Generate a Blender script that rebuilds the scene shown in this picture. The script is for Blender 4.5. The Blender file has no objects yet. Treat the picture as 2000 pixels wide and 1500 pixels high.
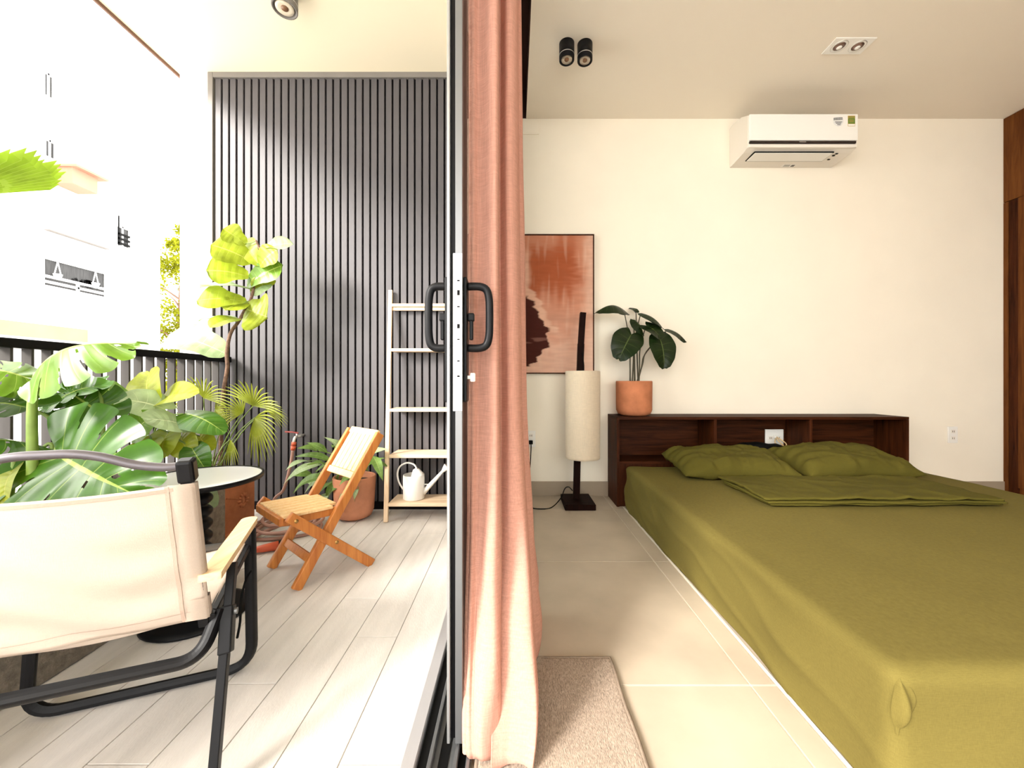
import bpy, bmesh, math, random
from mathutils import Vector, Matrix, noise
random.seed(7)
R = math.radians
SC = bpy.context.scene
COL = SC.collection

# ------------------------------------------------------------------ camera, sky, sun, exposure
CAMZ = 0.858
F = 750.0
cam = bpy.data.cameras.new('camera'); cam_o = bpy.data.objects.new('camera', cam); COL.objects.link(cam_o)
cam.sensor_width = 36.0; cam.lens = 36.0 * F / 2000.0
cam.shift_x = -0.0025; cam.shift_y = -0.0025
cam.clip_start = 0.02; cam.clip_end = 200
cam_o.location = (0, 0, CAMZ); cam_o.rotation_euler = (R(90), 0, 0)
SC.camera = cam_o

w = bpy.data.worlds.new('sky'); SC.world = w; w.use_nodes = True
bg = w.node_tree.nodes['Background']
bg.inputs[0].default_value = (1.0, 0.975, 0.945, 1); bg.inputs[1].default_value = 4.2

sun = bpy.data.lights.new('sun', 'SUN'); sun_o = bpy.data.objects.new('sun', sun); COL.objects.link(sun_o)
sun.energy = 5.0; sun.angle = R(17); sun.color = (1.0, 0.95, 0.88)
sun_o.rotation_euler = Vector((0.70, 0.66, -0.50)).to_track_quat('-Z', 'Y').to_euler()

SC.view_settings.view_transform = 'Standard'; SC.view_settings.look = 'None'
SC.view_settings.gamma = 1.0; SC.view_settings.use_curve_mapping = False
SC.view_settings.exposure = 0.9

def at(u, v, Y):
    """world point seen at photo position (u, v) when it stands Y metres away"""
    return Vector(((u - 1005.0) * Y / F, Y, CAMZ - (v - 745.0) * Y / F))

# ------------------------------------------------------------------ materials
MATS = {}
def principled(name):
    m = bpy.data.materials.new(name); m.use_nodes = True
    return m, m.node_tree, m.node_tree.nodes['Principled BSDF']

def mat(name, col, rough=0.6, metal=0.0, var=0.0, scale=8.0, bump=0.0, bscale=60.0, spec=0.5,
        stretch=(1, 1, 1), trans=0.0, sheen=0.0, emit=None, detail=5.0):
    if name in MATS: return MATS[name]
    m, nt, b = principled(name)
    b.inputs['Roughness'].default_value = rough; b.inputs['Metallic'].default_value = metal
    b.inputs['Base Color'].default_value = (*col, 1)
    b.inputs['Specular IOR Level'].default_value = spec
    if sheen: b.inputs['Sheen Weight'].default_value = sheen
    tc = nt.nodes.new('ShaderNodeTexCoord'); mp = nt.nodes.new('ShaderNodeMapping')
    nt.links.new(tc.outputs['Object'], mp.inputs['Vector']); mp.inputs['Scale'].default_value = stretch
    if var:
        n = nt.nodes.new('ShaderNodeTexNoise'); n.inputs['Scale'].default_value = scale; n.inputs['Detail'].default_value = detail
        nt.links.new(mp.outputs[0], n.inputs['Vector'])
        r = nt.nodes.new('ShaderNodeValToRGB')
        r.color_ramp.elements[0].position = 0.3; r.color_ramp.elements[1].position = 0.7
        r.color_ramp.elements[0].color = (*[c * (1 - var) for c in col], 1)
        r.color_ramp.elements[1].color = (*[min(1, c * (1 + var)) for c in col], 1)
        nt.links.new(n.outputs['Fac'], r.inputs[0]); nt.links.new(r.outputs[0], b.inputs['Base Color'])
    if bump:
        n2 = nt.nodes.new('ShaderNodeTexNoise'); n2.inputs['Scale'].default_value = bscale; n2.inputs['Detail'].default_value = 3
        nt.links.new(mp.outputs[0], n2.inputs['Vector'])
        bp = nt.nodes.new('ShaderNodeBump'); bp.inputs['Strength'].default_value = bump; bp.inputs['Distance'].default_value = 0.01
        nt.links.new(n2.outputs['Fac'], bp.inputs['Height']); nt.links.new(bp.outputs[0], b.inputs['Normal'])
    if trans:
        tr = nt.nodes.new('ShaderNodeBsdfTranslucent'); tr.inputs[0].default_value = (*col, 1)
        mx = nt.nodes.new('ShaderNodeMixShader'); mx.inputs[0].default_value = trans
        out = nt.nodes['Material Output']
        nt.links.new(b.outputs[0], mx.inputs[1]); nt.links.new(tr.outputs[0], mx.inputs[2]); nt.links.new(mx.outputs[0], out.inputs[0])
    if emit:
        b.inputs['Emission Color'].default_value = (*emit[:3], 1); b.inputs['Emission Strength'].default_value = emit[3]
    MATS[name] = m
    return m

def wood(name, c1, c2, axis='Z', scale=6.0, rough=0.45, spec=0.4):
    if name in MATS: return MATS[name]
    m, nt, b = principled(name)
    tc = nt.nodes.new('ShaderNodeTexCoord'); mp = nt.nodes.new('ShaderNodeMapping')
    s = {'X': (0.6, 9, 9), 'Y': (9, 0.6, 9), 'Z': (9, 9, 0.6)}[axis]
    mp.inputs['Scale'].default_value = s
    nt.links.new(tc.outputs['Object'], mp.inputs['Vector'])
    n = nt.nodes.new('ShaderNodeTexNoise'); n.inputs['Scale'].default_value = scale; n.inputs['Detail'].default_value = 8
    n.inputs['Roughness'].default_value = 0.65; n.inputs['Distortion'].default_value = 0.6
    nt.links.new(mp.outputs[0], n.inputs['Vector'])
    r = nt.nodes.new('ShaderNodeValToRGB')
    r.color_ramp.elements[0].position = 0.32; r.color_ramp.elements[0].color = (*c1, 1)
    r.color_ramp.elements[1].position = 0.68; r.color_ramp.elements[1].color = (*c2, 1)
    nt.links.new(n.outputs['Fac'], r.inputs[0]); nt.links.new(r.outputs[0], b.inputs['Base Color'])
    b.inputs['Roughness'].default_value = rough; b.inputs['Specular IOR Level'].default_value = spec
    bp = nt.nodes.new('ShaderNodeBump'); bp.inputs['Strength'].default_value = 0.15; bp.inputs['Distance'].default_value = 0.004
    nt.links.new(n.outputs['Fac'], bp.inputs['Height']); nt.links.new(bp.outputs[0], b.inputs['Normal'])
    MATS[name] = m
    return m

def fabric(name, col, var=0.12, su=220.0, rough=0.9, sheen=0.3, bump=0.35, trans=0.0, st=((1, 1, 0.10), (0.10, 0.10, 1)), spec=0.1):
    """woven cloth: two crossed stretched noises"""
    if name in MATS: return MATS[name]
    m, nt, b = principled(name)
    tc = nt.nodes.new('ShaderNodeTexCoord')
    outs = []
    for sv in st:
        mp = nt.nodes.new('ShaderNodeMapping'); mp.inputs['Scale'].default_value = sv
        nt.links.new(tc.outputs['Object'], mp.inputs['Vector'])
        n = nt.nodes.new('ShaderNodeTexNoise'); n.inputs['Scale'].default_value = su; n.inputs['Detail'].default_value = 2
        nt.links.new(mp.outputs[0], n.inputs['Vector']); outs.append(n.outputs['Fac'])
    ad = nt.nodes.new('ShaderNodeMath'); ad.operation = 'ADD'
    nt.links.new(outs[0], ad.inputs[0]); nt.links.new(outs[1], ad.inputs[1])
    r = nt.nodes.new('ShaderNodeMapRange'); r.inputs[1].default_value = 0.7; r.inputs[2].default_value = 1.3
    nt.links.new(ad.outputs[0], r.inputs[0])
    mx = nt.nodes.new('ShaderNodeMix'); mx.data_type = 'RGBA'
    mx.inputs['A'].default_value = (*[c * (1 - var) for c in col], 1); mx.inputs['B'].default_value = (*[min(1, c * (1 + var)) for c in col], 1)
    nt.links.new(r.outputs[0], mx.inputs['Factor']); nt.links.new(mx.outputs['Result'], b.inputs['Base Color'])
    bp = nt.nodes.new('ShaderNodeBump'); bp.inputs['Strength'].default_value = bump; bp.inputs['Distance'].default_value = 0.002
    nt.links.new(ad.outputs[0], bp.inputs['Height']); nt.links.new(bp.outputs[0], b.inputs['Normal'])
    b.inputs['Roughness'].default_value = rough; b.inputs['Sheen Weight'].default_value = sheen; b.inputs['Specular IOR Level'].default_value = spec
    if trans:
        tr = nt.nodes.new('ShaderNodeBsdfTranslucent'); nt.links.new(mx.outputs['Result'], tr.inputs[0])
        ms = nt.nodes.new('ShaderNodeMixShader'); ms.inputs[0].default_value = trans
        nt.links.new(b.outputs[0], ms.inputs[1]); nt.links.new(tr.outputs[0], ms.inputs[2])
        nt.links.new(ms.outputs[0], nt.nodes['Material Output'].inputs[0])
    MATS[name] = m
    return m

def leafmat(name, col, vein, trans=0.35, rough=0.35, spec=0.5, nv=7.0, tcol=None):
    """leaf blade: midrib and side veins from the leaf's own UV (along, across)"""
    if name in MATS: return MATS[name]
    m, nt, b = principled(name)
    uv = nt.nodes.new('ShaderNodeUVMap'); sp = nt.nodes.new('ShaderNodeSeparateXYZ'); nt.links.new(uv.outputs[0], sp.inputs[0])
    def mth(op, a, bb=None):
        n = nt.nodes.new('ShaderNodeMath'); n.operation = op
        for i, q in enumerate((a, bb)):
            if q is None: continue
            if isinstance(q, (int, float)): n.inputs[i].default_value = q
            else: nt.links.new(q, n.inputs[i])
        return n.outputs[0]
    t, s = sp.outputs[0], sp.outputs[1]
    mid = mth('LESS_THAN', s, 0.035)
    fr = mth('FRACT', mth('MULTIPLY', t, nv))
    dv = mth('ABSOLUTE', mth('SUBTRACT', fr, 0.5))
    side = mth('LESS_THAN', dv, mth('SUBTRACT', 0.034, mth('MULTIPLY', s, 0.034)))
    side = mth('MULTIPLY', side, mth('LESS_THAN', s, 0.85))
    vm = mth('MAXIMUM', mid, mth('MULTIPLY', side, 0.55))
    ns = nt.nodes.new('ShaderNodeTexNoise'); ns.inputs['Scale'].default_value = 14; ns.inputs['Detail'].default_value = 4
    tc = nt.nodes.new('ShaderNodeTexCoord'); nt.links.new(tc.outputs['Object'], ns.inputs['Vector'])
    mr = nt.nodes.new('ShaderNodeMapRange'); mr.inputs[1].default_value = 0.3; mr.inputs[2].default_value = 0.7
    nt.links.new(ns.outputs['Fac'], mr.inputs[0])
    m1 = nt.nodes.new('ShaderNodeMix'); m1.data_type = 'RGBA'
    m1.inputs['A'].default_value = (*[c * 0.7 for c in col], 1); m1.inputs['B'].default_value = (*[min(1, c * 1.25) for c in col], 1)
    nt.links.new(mr.outputs[0], m1.inputs['Factor'])
    m2 = nt.nodes.new('ShaderNodeMix'); m2.data_type = 'RGBA'; m2.inputs['B'].default_value = (*vein, 1)
    nt.links.new(m1.outputs['Result'], m2.inputs['A']); nt.links.new(vm, m2.inputs['Factor'])
    nt.links.new(m2.outputs['Result'], b.inputs['Base Color'])
    b.inputs['Roughness'].default_value = rough; b.inputs['Specular IOR Level'].default_value = spec
    hh = mth('ADD', mth('MULTIPLY', dv, 1.0), mth('MULTIPLY', mid, -0.3))
    bp = nt.nodes.new('ShaderNodeBump'); bp.inputs['Strength'].default_value = 0.35; bp.inputs['Distance'].default_value = 0.006
    nt.links.new(hh, bp.inputs['Height']); nt.links.new(bp.outputs[0], b.inputs['Normal'])
    tr = nt.nodes.new('ShaderNodeBsdfTranslucent')
    if tcol: tr.inputs[0].default_value = (*tcol, 1)
    else: nt.links.new(m2.outputs['Result'], tr.inputs[0])
    ms = nt.nodes.new('ShaderNodeMixShader'); ms.inputs[0].default_value = trans
    nt.links.new(b.outputs[0], ms.inputs[1]); nt.links.new(tr.outputs[0], ms.inputs[2])
    nt.links.new(ms.outputs[0], nt.nodes['Material Output'].inputs[0])
    MATS[name] = m
    return m

def glassmat():
    if 'glass' in MATS: return MATS['glass']
    m, nt, b = principled('glass')
    tr = nt.nodes.new('ShaderNodeBsdfTransparent'); tr.inputs[0].default_value = (0.94, 0.97, 0.96, 1)
    gl = nt.nodes.new('ShaderNodeBsdfGlossy'); gl.inputs['Roughness'].default_value = 0.02
    fr = nt.nodes.new('ShaderNodeFresnel'); fr.inputs[0].default_value = 1.45
    mx = nt.nodes.new('ShaderNodeMixShader')
    nt.links.new(fr.outputs[0], mx.inputs[0]); nt.links.new(tr.outputs[0], mx.inputs[1]); nt.links.new(gl.outputs[0], mx.inputs[2])
    nt.links.new(mx.outputs[0], nt.nodes['Material Output'].inputs[0])
    MATS['glass'] = m
    return m

WALL = mat('cream_paint', (0.88, 0.80, 0.675), 0.85, var=0.02, scale=3, bump=0.04, bscale=240, spec=0.2)
CEIL = mat('ceiling_paint', (0.87, 0.79, 0.68), 0.9, bump=0.05, bscale=260, spec=0.1)
WHITE = mat('exterior_white', (0.88, 0.86, 0.83), 0.9, var=0.03, scale=2, spec=0.2)
BALC = mat('balcony_ceiling_paint', (0.88, 0.79, 0.60), 0.9, spec=0.2)
TILE = mat('interior_tile', (0.46, 0.385, 0.295), 0.42, var=0.10, scale=5, bump=0.02, bscale=90, spec=0.35)
GROUT = mat('pale_grout', (0.72, 0.66, 0.56), 0.9)
SKIRT = mat('skirting_tile', (0.33, 0.26, 0.19), 0.45, var=0.06, scale=6)
PLANK = mat('balcony_plank_tile', (0.64, 0.60, 0.56), 0.7, var=0.08, scale=9, stretch=(2.5, 0.5, 1), bump=0.12, bscale=160, spec=0.25)
JOINT = mat('balcony_joint', (0.42, 0.39, 0.36), 0.9)
SLAT = mat('grey_composite_slat', (0.080, 0.074, 0.079), 0.5, var=0.10, scale=14, stretch=(1, 1, 0.3), bump=0.06, bscale=120, spec=0.4)
SLATBK = mat('black_groove_board', (0.006, 0.005, 0.006), 0.9, spec=0.1)
FRAMEG = mat('grey_slat_frame', (0.17, 0.155, 0.14), 0.6, var=0.05, scale=8)
BLACK = mat('black_powder_coat', (0.006, 0.006, 0.007), 0.42, spec=0.15)
BLACKM = mat('black_matte', (0.004, 0.004, 0.004), 0.7, spec=0.08)
GREYAL = mat('grey_anodised_aluminium', (0.16, 0.165, 0.17), 0.35, metal=0.6)
SILVER = mat('silver_metal', (0.72, 0.71, 0.69), 0.3, metal=0.8)
RAILBAR = mat('grey_rail_bar', (0.065, 0.060, 0.057), 0.8, spec=0.1)
DARKWOOD = wood('dark_walnut', (0.016, 0.004, 0.001), (0.066, 0.017, 0.0045), 'X', 5, 0.55, 0.08)
DARKWOODZ = wood('dark_walnut_upright', (0.018, 0.0045, 0.0012), (0.070, 0.018, 0.005), 'Z', 5, 0.55, 0.08)
WARD = wood('wardrobe_walnut', (0.075, 0.022, 0.005), (0.16, 0.055, 0.013), 'Z', 4, 0.55, 0.08)
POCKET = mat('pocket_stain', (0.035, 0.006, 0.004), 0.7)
EBONY = wood('ebony_lamp_wood', (0.004, 0.0015, 0.001), (0.018, 0.005, 0.003), 'Z', 5, 0.6, 0.05)
ACACIA = wood('orange_acacia', (0.40, 0.12, 0.025), (0.62, 0.24, 0.055), 'Z', 5, 0.4)
ACACIA_LIT = wood('lit_acacia_slat', (0.74, 0.46, 0.20), (0.88, 0.64, 0.34), 'Z', 6, 0.4)  # paler copy of the acacia, carries the light falling on the slats
OAK = wood('pale_oak', (0.66, 0.46, 0.28), (0.84, 0.68, 0.50), 'X', 5, 0.5)
BEECH = wood('armrest_beech', (0.66, 0.42, 0.20), (0.82, 0.60, 0.34), 'Y', 5, 0.5)
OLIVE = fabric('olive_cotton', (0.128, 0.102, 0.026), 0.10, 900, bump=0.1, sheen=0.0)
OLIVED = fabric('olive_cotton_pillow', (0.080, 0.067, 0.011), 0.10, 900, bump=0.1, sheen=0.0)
CURT = fabric('salmon_linen', (0.61, 0.325, 0.25), 0.12, 420, bump=0.25, trans=0.25, sheen=0.0, st=((1, 1, 0.05), (0.08, 0.08, 1)))
CANVAS = fabric('cream_canvas', (0.60, 0.50, 0.42), 0.04, 900, bump=0.15, trans=0.18, sheen=0)
SEAM = fabric('canvas_seam', (0.42, 0.31, 0.25), 0.05, 900, bump=0.2, sheen=0)
SHADE = fabric('linen_shade', (0.84, 0.72, 0.56), 0.06, 260, bump=0.3, trans=0.3)
RUG = fabric('taupe_rug', (0.36, 0.285, 0.225), 0.45, 700, bump=0.6, sheen=0.0, st=((1, 0.12, 1), (1.0, 0.25, 1)))
RUGB = fabric('taupe_rug_binding', (0.27, 0.21, 0.16), 0.2, 600, bump=0.3, sheen=0)
TERRA = mat('terracotta', (0.49, 0.18, 0.085), 0.8, var=0.2, scale=11, bump=0.1, bscale=90, spec=0.2)
TERRAP = mat('pinkish_terracotta', (0.52, 0.22, 0.125), 0.75, var=0.2, scale=9, bump=0.08, bscale=80, spec=0.2)
CONC = mat('rough_concrete', (0.20, 0.175, 0.145), 0.9, var=0.28, scale=45, bump=0.4, bscale=140, spec=0.15)
SOIL = mat('soil', (0.05, 0.03, 0.02), 1.0, var=0.4, scale=60, bump=0.8, bscale=90)
PLASTIC = mat('white_plastic', (0.86, 0.83, 0.78), 0.35)
PLASTIC2 = mat('cream_plastic', (0.80, 0.74, 0.66), 0.45)
HOSE = mat('brown_rose_hose', (0.40, 0.22, 0.17), 0.5)
ORANGE = mat('orange_red_plastic', (0.62, 0.11, 0.045), 0.4)
REDM = mat('red_lever', (0.40, 0.09, 0.085), 0.4)
STEM = mat('green_stem', (0.20, 0.30, 0.06), 0.5, var=0.15, scale=20)
STEMD = mat('dark_stem', (0.055, 0.045, 0.02), 0.6)
BARK = mat('brown_bark', (0.15, 0.085, 0.055), 0.9, var=0.45, scale=40, bump=0.6, bscale=90)
L_MON = leafmat('monstera_green', (0.045, 0.125, 0.009), (0.28, 0.38, 0.07), 0.2, 0.28, 0.3, 7)
L_MONL = leafmat('monstera_bright', (0.13, 0.25, 0.018), (0.40, 0.50, 0.12), 0.32, 0.3, 0.35, 7)
L_YEL = leafmat('yellow_green_leaf', (0.33, 0.38, 0.02), (0.48, 0.48, 0.07), 0.42, 0.4, 0.4, 8)
L_FIG = leafmat('fig_leaf', (0.30, 0.37, 0.022), (0.46, 0.50, 0.09), 0.40, 0.4, 0.4, 6)
L_FIGP = leafmat('pale_fig_and_glare_leaf', (0.38, 0.50, 0.26), (0.62, 0.70, 0.42), 0.30, 0.4, 0.4, 6)  # pale fig leaf colour, also used as painted glare on the yellow-leaf plant
L_PALM = leafmat('palm_leaf', (0.40, 0.46, 0.05), (0.52, 0.54, 0.12), 0.42, 0.45, 0.4, 1)
L_DARK = leafmat('dark_philodendron', (0.009, 0.020, 0.004), (0.08, 0.11, 0.03), 0.10, 0.35, 0.3, 6)
L_POT = leafmat('soft_green_leaf', (0.17, 0.29, 0.06), (0.35, 0.45, 0.15), 0.32, 0.4, 0.4, 6)
L_TREE = mat('tree_foliage', (0.19, 0.20, 0.010), 0.8, trans=0.35, spec=0.05)
GLASS = glassmat()

# ------------------------------------------------------------------ mesh helpers
ORG = {}
def props(o, label=None, cat=None, group=None, kind=None):
    if label: o['label'] = label
    if cat: o['category'] = cat
    if group: o['group'] = group
    if kind: o['kind'] = kind
    return o

def thing(name, loc, label, cat, group=None, kind=None):
    o = bpy.data.objects.new(name, None); COL.objects.link(o)
    o.location = loc; o.empty_display_size = 0.05
    ORG[o] = Vector(loc)
    return props(o, label, cat, group, kind)

def obj(name, bm, m, parent=None, smooth=False, label=None):
    """link bm (world coordinates) as one mesh object; verts are stored relative to the parent's origin"""
    if parent is not None:
        off = ORG[parent]
    else:
        xs = [v.co for v in bm.verts]
        lo = Vector((min(v.x for v in xs), min(v.y for v in xs), min(v.z for v in xs)))
        hi = Vector((max(v.x for v in xs), max(v.y for v in xs), max(v.z for v in xs)))
        off = Vector(((lo.x + hi.x) / 2, (lo.y + hi.y) / 2, lo.z))
    for v in bm.verts: v.co -= off
    me = bpy.data.meshes.new(name); bm.to_mesh(me); bm.free()
    me.materials.append(m)
    if smooth:
        for p in me.polygons: p.use_smooth = True
    o = bpy.data.objects.new(name, me); COL.objects.link(o)
    if parent is not None: o.parent = parent; ORG[o] = off
    else: o.location = off; ORG[o] = off
    if label: o['label'] = label
    return o

def share(src, name, parent, delta):
    """a copy of a piece moved by delta, sharing its mesh"""
    o = src.copy(); o.name = name; COL.objects.link(o)
    o.parent = parent; o.location = Vector(src.location) + Vector(delta)
    return o

def B(): return bmesh.new()

def box(bm, x0, x1, y0, y1, z0, z1, bev=0.0, seg=2):
    vs = [bm.verts.new(p) for p in ((x0,y0,z0),(x1,y0,z0),(x1,y1,z0),(x0,y1,z0),(x0,y0,z1),(x1,y0,z1),(x1,y1,z1),(x0,y1,z1))]
    fs = [bm.faces.new([vs[i] for i in q]) for q in ((0,3,2,1),(4,5,6,7),(0,1,5,4),(1,2,6,5),(2,3,7,6),(3,0,4,7))]
    if bev:
        es = list({e for f in fs for e in f.edges})
        bmesh.ops.bevel(bm, geom=es, offset=bev, segments=seg, profile=0.5, affect='EDGES')
    return bm

def beam(bm, a, b, wdir, wd, th, bev=0.0):
    """rectangular bar from a to b; wd is its size along wdir, th across"""
    a, b = Vector(a), Vector(b); d = (b - a).normalized()
    wv = Vector(wdir); wv = (wv - d * wv.dot(d)).normalized(); tv = d.cross(wv)
    vs = []
    for p in (a, b):
        for sw, st in ((-1,-1),(1,-1),(1,1),(-1,1)):
            vs.append(bm.verts.new(p + wv * (sw * wd / 2) + tv * (st * th / 2)))
    fs = [bm.faces.new([vs[i] for i in q]) for q in ((0,3,2,1),(4,5,6,7),(0,1,5,4),(1,2,6,5),(2,3,7,6),(3,0,4,7))]
    bmesh.ops.recalc_face_normals(bm, faces=fs)
    if bev:
        bmesh.ops.bevel(bm, geom=list({e for f in fs for e in f.edges}), offset=bev, segments=2, profile=0.5, affect='EDGES')
    return bm

def smooth_path(pts, n=6):
    """Catmull-Rom through pts"""
    P = [Vector(p) for p in pts]
    if len(P) < 3: return P
    out = []
    for i in range(len(P) - 1):
        p0 = P[max(i - 1, 0)]; p1 = P[i]; p2 = P[i + 1]; p3 = P[min(i + 2, len(P) - 1)]
        for k in range(n):
            t = k / n
            out.append(0.5 * ((2 * p1) + (p2 - p0) * t + (2*p0 - 5*p1 + 4*p2 - p3) * t*t + (-p0 + 3*p1 - 3*p2 + p3) * t**3))
    out.append(P[-1])
    return out

def tube(bm, pts, r, seg=10, closed=False, caps=True, r2=None, sq=False):
    P = [Vector(p) for p in pts]; n = len(P)
    rings = []; prev = None
    for i in range(n):
        if closed: d = P[(i + 1) % n] - P[i - 1]
        else: d = P[min(i + 1, n - 1)] - P[max(i - 1, 0)]
        d.normalize()
        if prev is None:
            ref = Vector((0, 0, 1)) if abs(d.z) < 0.9 else Vector((1, 0, 0))
            x = ref.cross(d).normalized()
        else:
            x = (prev - d * prev.dot(d)).normalized()
        prev = x; y = d.cross(x)
        rr = r if r2 is None else r + (r2 - r) * i / (n - 1)
        ring = []
        for k in range(seg):
            a = 2 * math.pi * (k + 0.5) / seg
            ca, sa = math.cos(a), math.sin(a)
            if sq:
                q = 1.0 / max(abs(ca), abs(sa)); q = min(q, 1.25); ca *= q; sa *= q
            ring.append(bm.verts.new(P[i] + x * (rr * ca) + y * (rr * sa)))
        rings.append(ring)
    m = n if closed else n - 1
    for i in range(m):
        A, Bq = rings[i], rings[(i + 1) % n]
        for k in range(seg):
            bm.faces.new((A[k], A[(k + 1) % seg], Bq[(k + 1) % seg], Bq[k]))
    if caps and not closed:
        bm.faces.new(list(reversed(rings[0]))); bm.faces.new(rings[-1])
    return bm

def lathe(bm, c, prof, seg=32, close=False):
    """revolve (radius, z) pairs about the vertical through c"""
    c = Vector(c); rings = []
    for r, z in prof:
        if r < 1e-6: rings.append([bm.verts.new(c + Vector((0, 0, z)))])
        else: rings.append([bm.verts.new(c + Vector((r * math.cos(2*math.pi*k/seg), r * math.sin(2*math.pi*k/seg), z))) for k in range(seg)])
    for i in range(len(rings) - 1):
        A, Bq = rings[i], rings[i + 1]
        for k in range(seg):
            k2 = (k + 1) % seg
            if len(A) == 1 and len(Bq) == 1: continue
            if len(A) == 1: bm.faces.new((A[0], Bq[k2], Bq[k]))
            elif len(Bq) == 1: bm.faces.new((A[k], A[k2], Bq[0]))
            else: bm.faces.new((A[k], A[k2], Bq[k2], Bq[k]))
    bmesh.ops.recalc_face_normals(bm, faces=bm.faces[:])
    return bm

def cyl(bm, a, b, r, seg=20):
    return tube(bm, [a, b], r, seg)

def prism(bm, poly, axis, t0, t1):
    """extrude a polygon; axis 'X': poly is (y,z); 'Y': poly is (x,z); 'Z': poly is (x,y)"""
    def P(p, t):
        return {'X': (t, p[0], p[1]), 'Y': (p[0], t, p[1]), 'Z': (p[0], p[1], t)}[axis]
    A = [bm.verts.new(P(p, t0)) for p in poly]; Bq = [bm.verts.new(P(p, t1)) for p in poly]
    n = len(poly)
    fs = [bm.faces.new(A), bm.faces.new(list(reversed(Bq)))]
    for k in range(n): fs.append(bm.faces.new((A[k], Bq[k], Bq[(k + 1) % n], A[(k + 1) % n])))
    bmesh.ops.recalc_face_normals(bm, faces=fs)
    return bm

def softbox(bm, lo, hi, r, n, disp=None):
    """rounded box with a grid on every face; disp(point, normal) -> offset vector"""
    lo, hi = Vector(lo), Vector(hi); nx, ny, nz = n
    cache = {}
    def V(i, j, k):
        key = (i, j, k)
        if key in cache: return cache[key]
        q = Vector((lo.x + (hi.x - lo.x) * i / nx, lo.y + (hi.y - lo.y) * j / ny, lo.z + (hi.z - lo.z) * k / nz))
        rz = min(r, (hi.z - lo.z) / 2 - 1e-4)
        c = Vector((min(max(q.x, lo.x + rz), hi.x - rz), min(max(q.y, lo.y + rz), hi.y - rz), min(max(q.z, lo.z + rz), hi.z - rz)))
        d = q - c
        nn = d.normalized() if d.length > 1e-9 else Vector((0, 0, 1))
        p = c + nn * min(rz, d.length if d.length < rz else rz)
        if disp: p = p + disp(p, nn)
        cache[key] = bm.verts.new(p); return cache[key]
    fs = []
    for i in range(nx):
        for j in range(ny):
            for k in (0, nz): fs.append(bm.faces.new((V(i,j,k), V(i+1,j,k), V(i+1,j+1,k), V(i,j+1,k))))
    for i in range(nx):
        for k in range(nz):
            for j in (0, ny): fs.append(bm.faces.new((V(i,j,k), V(i+1,j,k), V(i+1,j,k+1), V(i,j,k+1))))
    for j in range(ny):
        for k in range(nz):
            for i in (0, nx): fs.append(bm.faces.new((V(i,j,k), V(i,j+1,k), V(i,j+1,k+1), V(i,j,k+1))))
    bmesh.ops.recalc_face_normals(bm, faces=fs)
    return bm

def lerp_table(tab, t):
    for (a, va), (b, vb) in zip(tab, tab[1:]):
        if t <= b: 
            q = (t - a) / (b - a) if b > a else 0
            q = q * q * (3 - 2 * q) * 0.5 + q * 0.5
            return va + (vb - va) * q
    return tab[-1][1]

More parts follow.
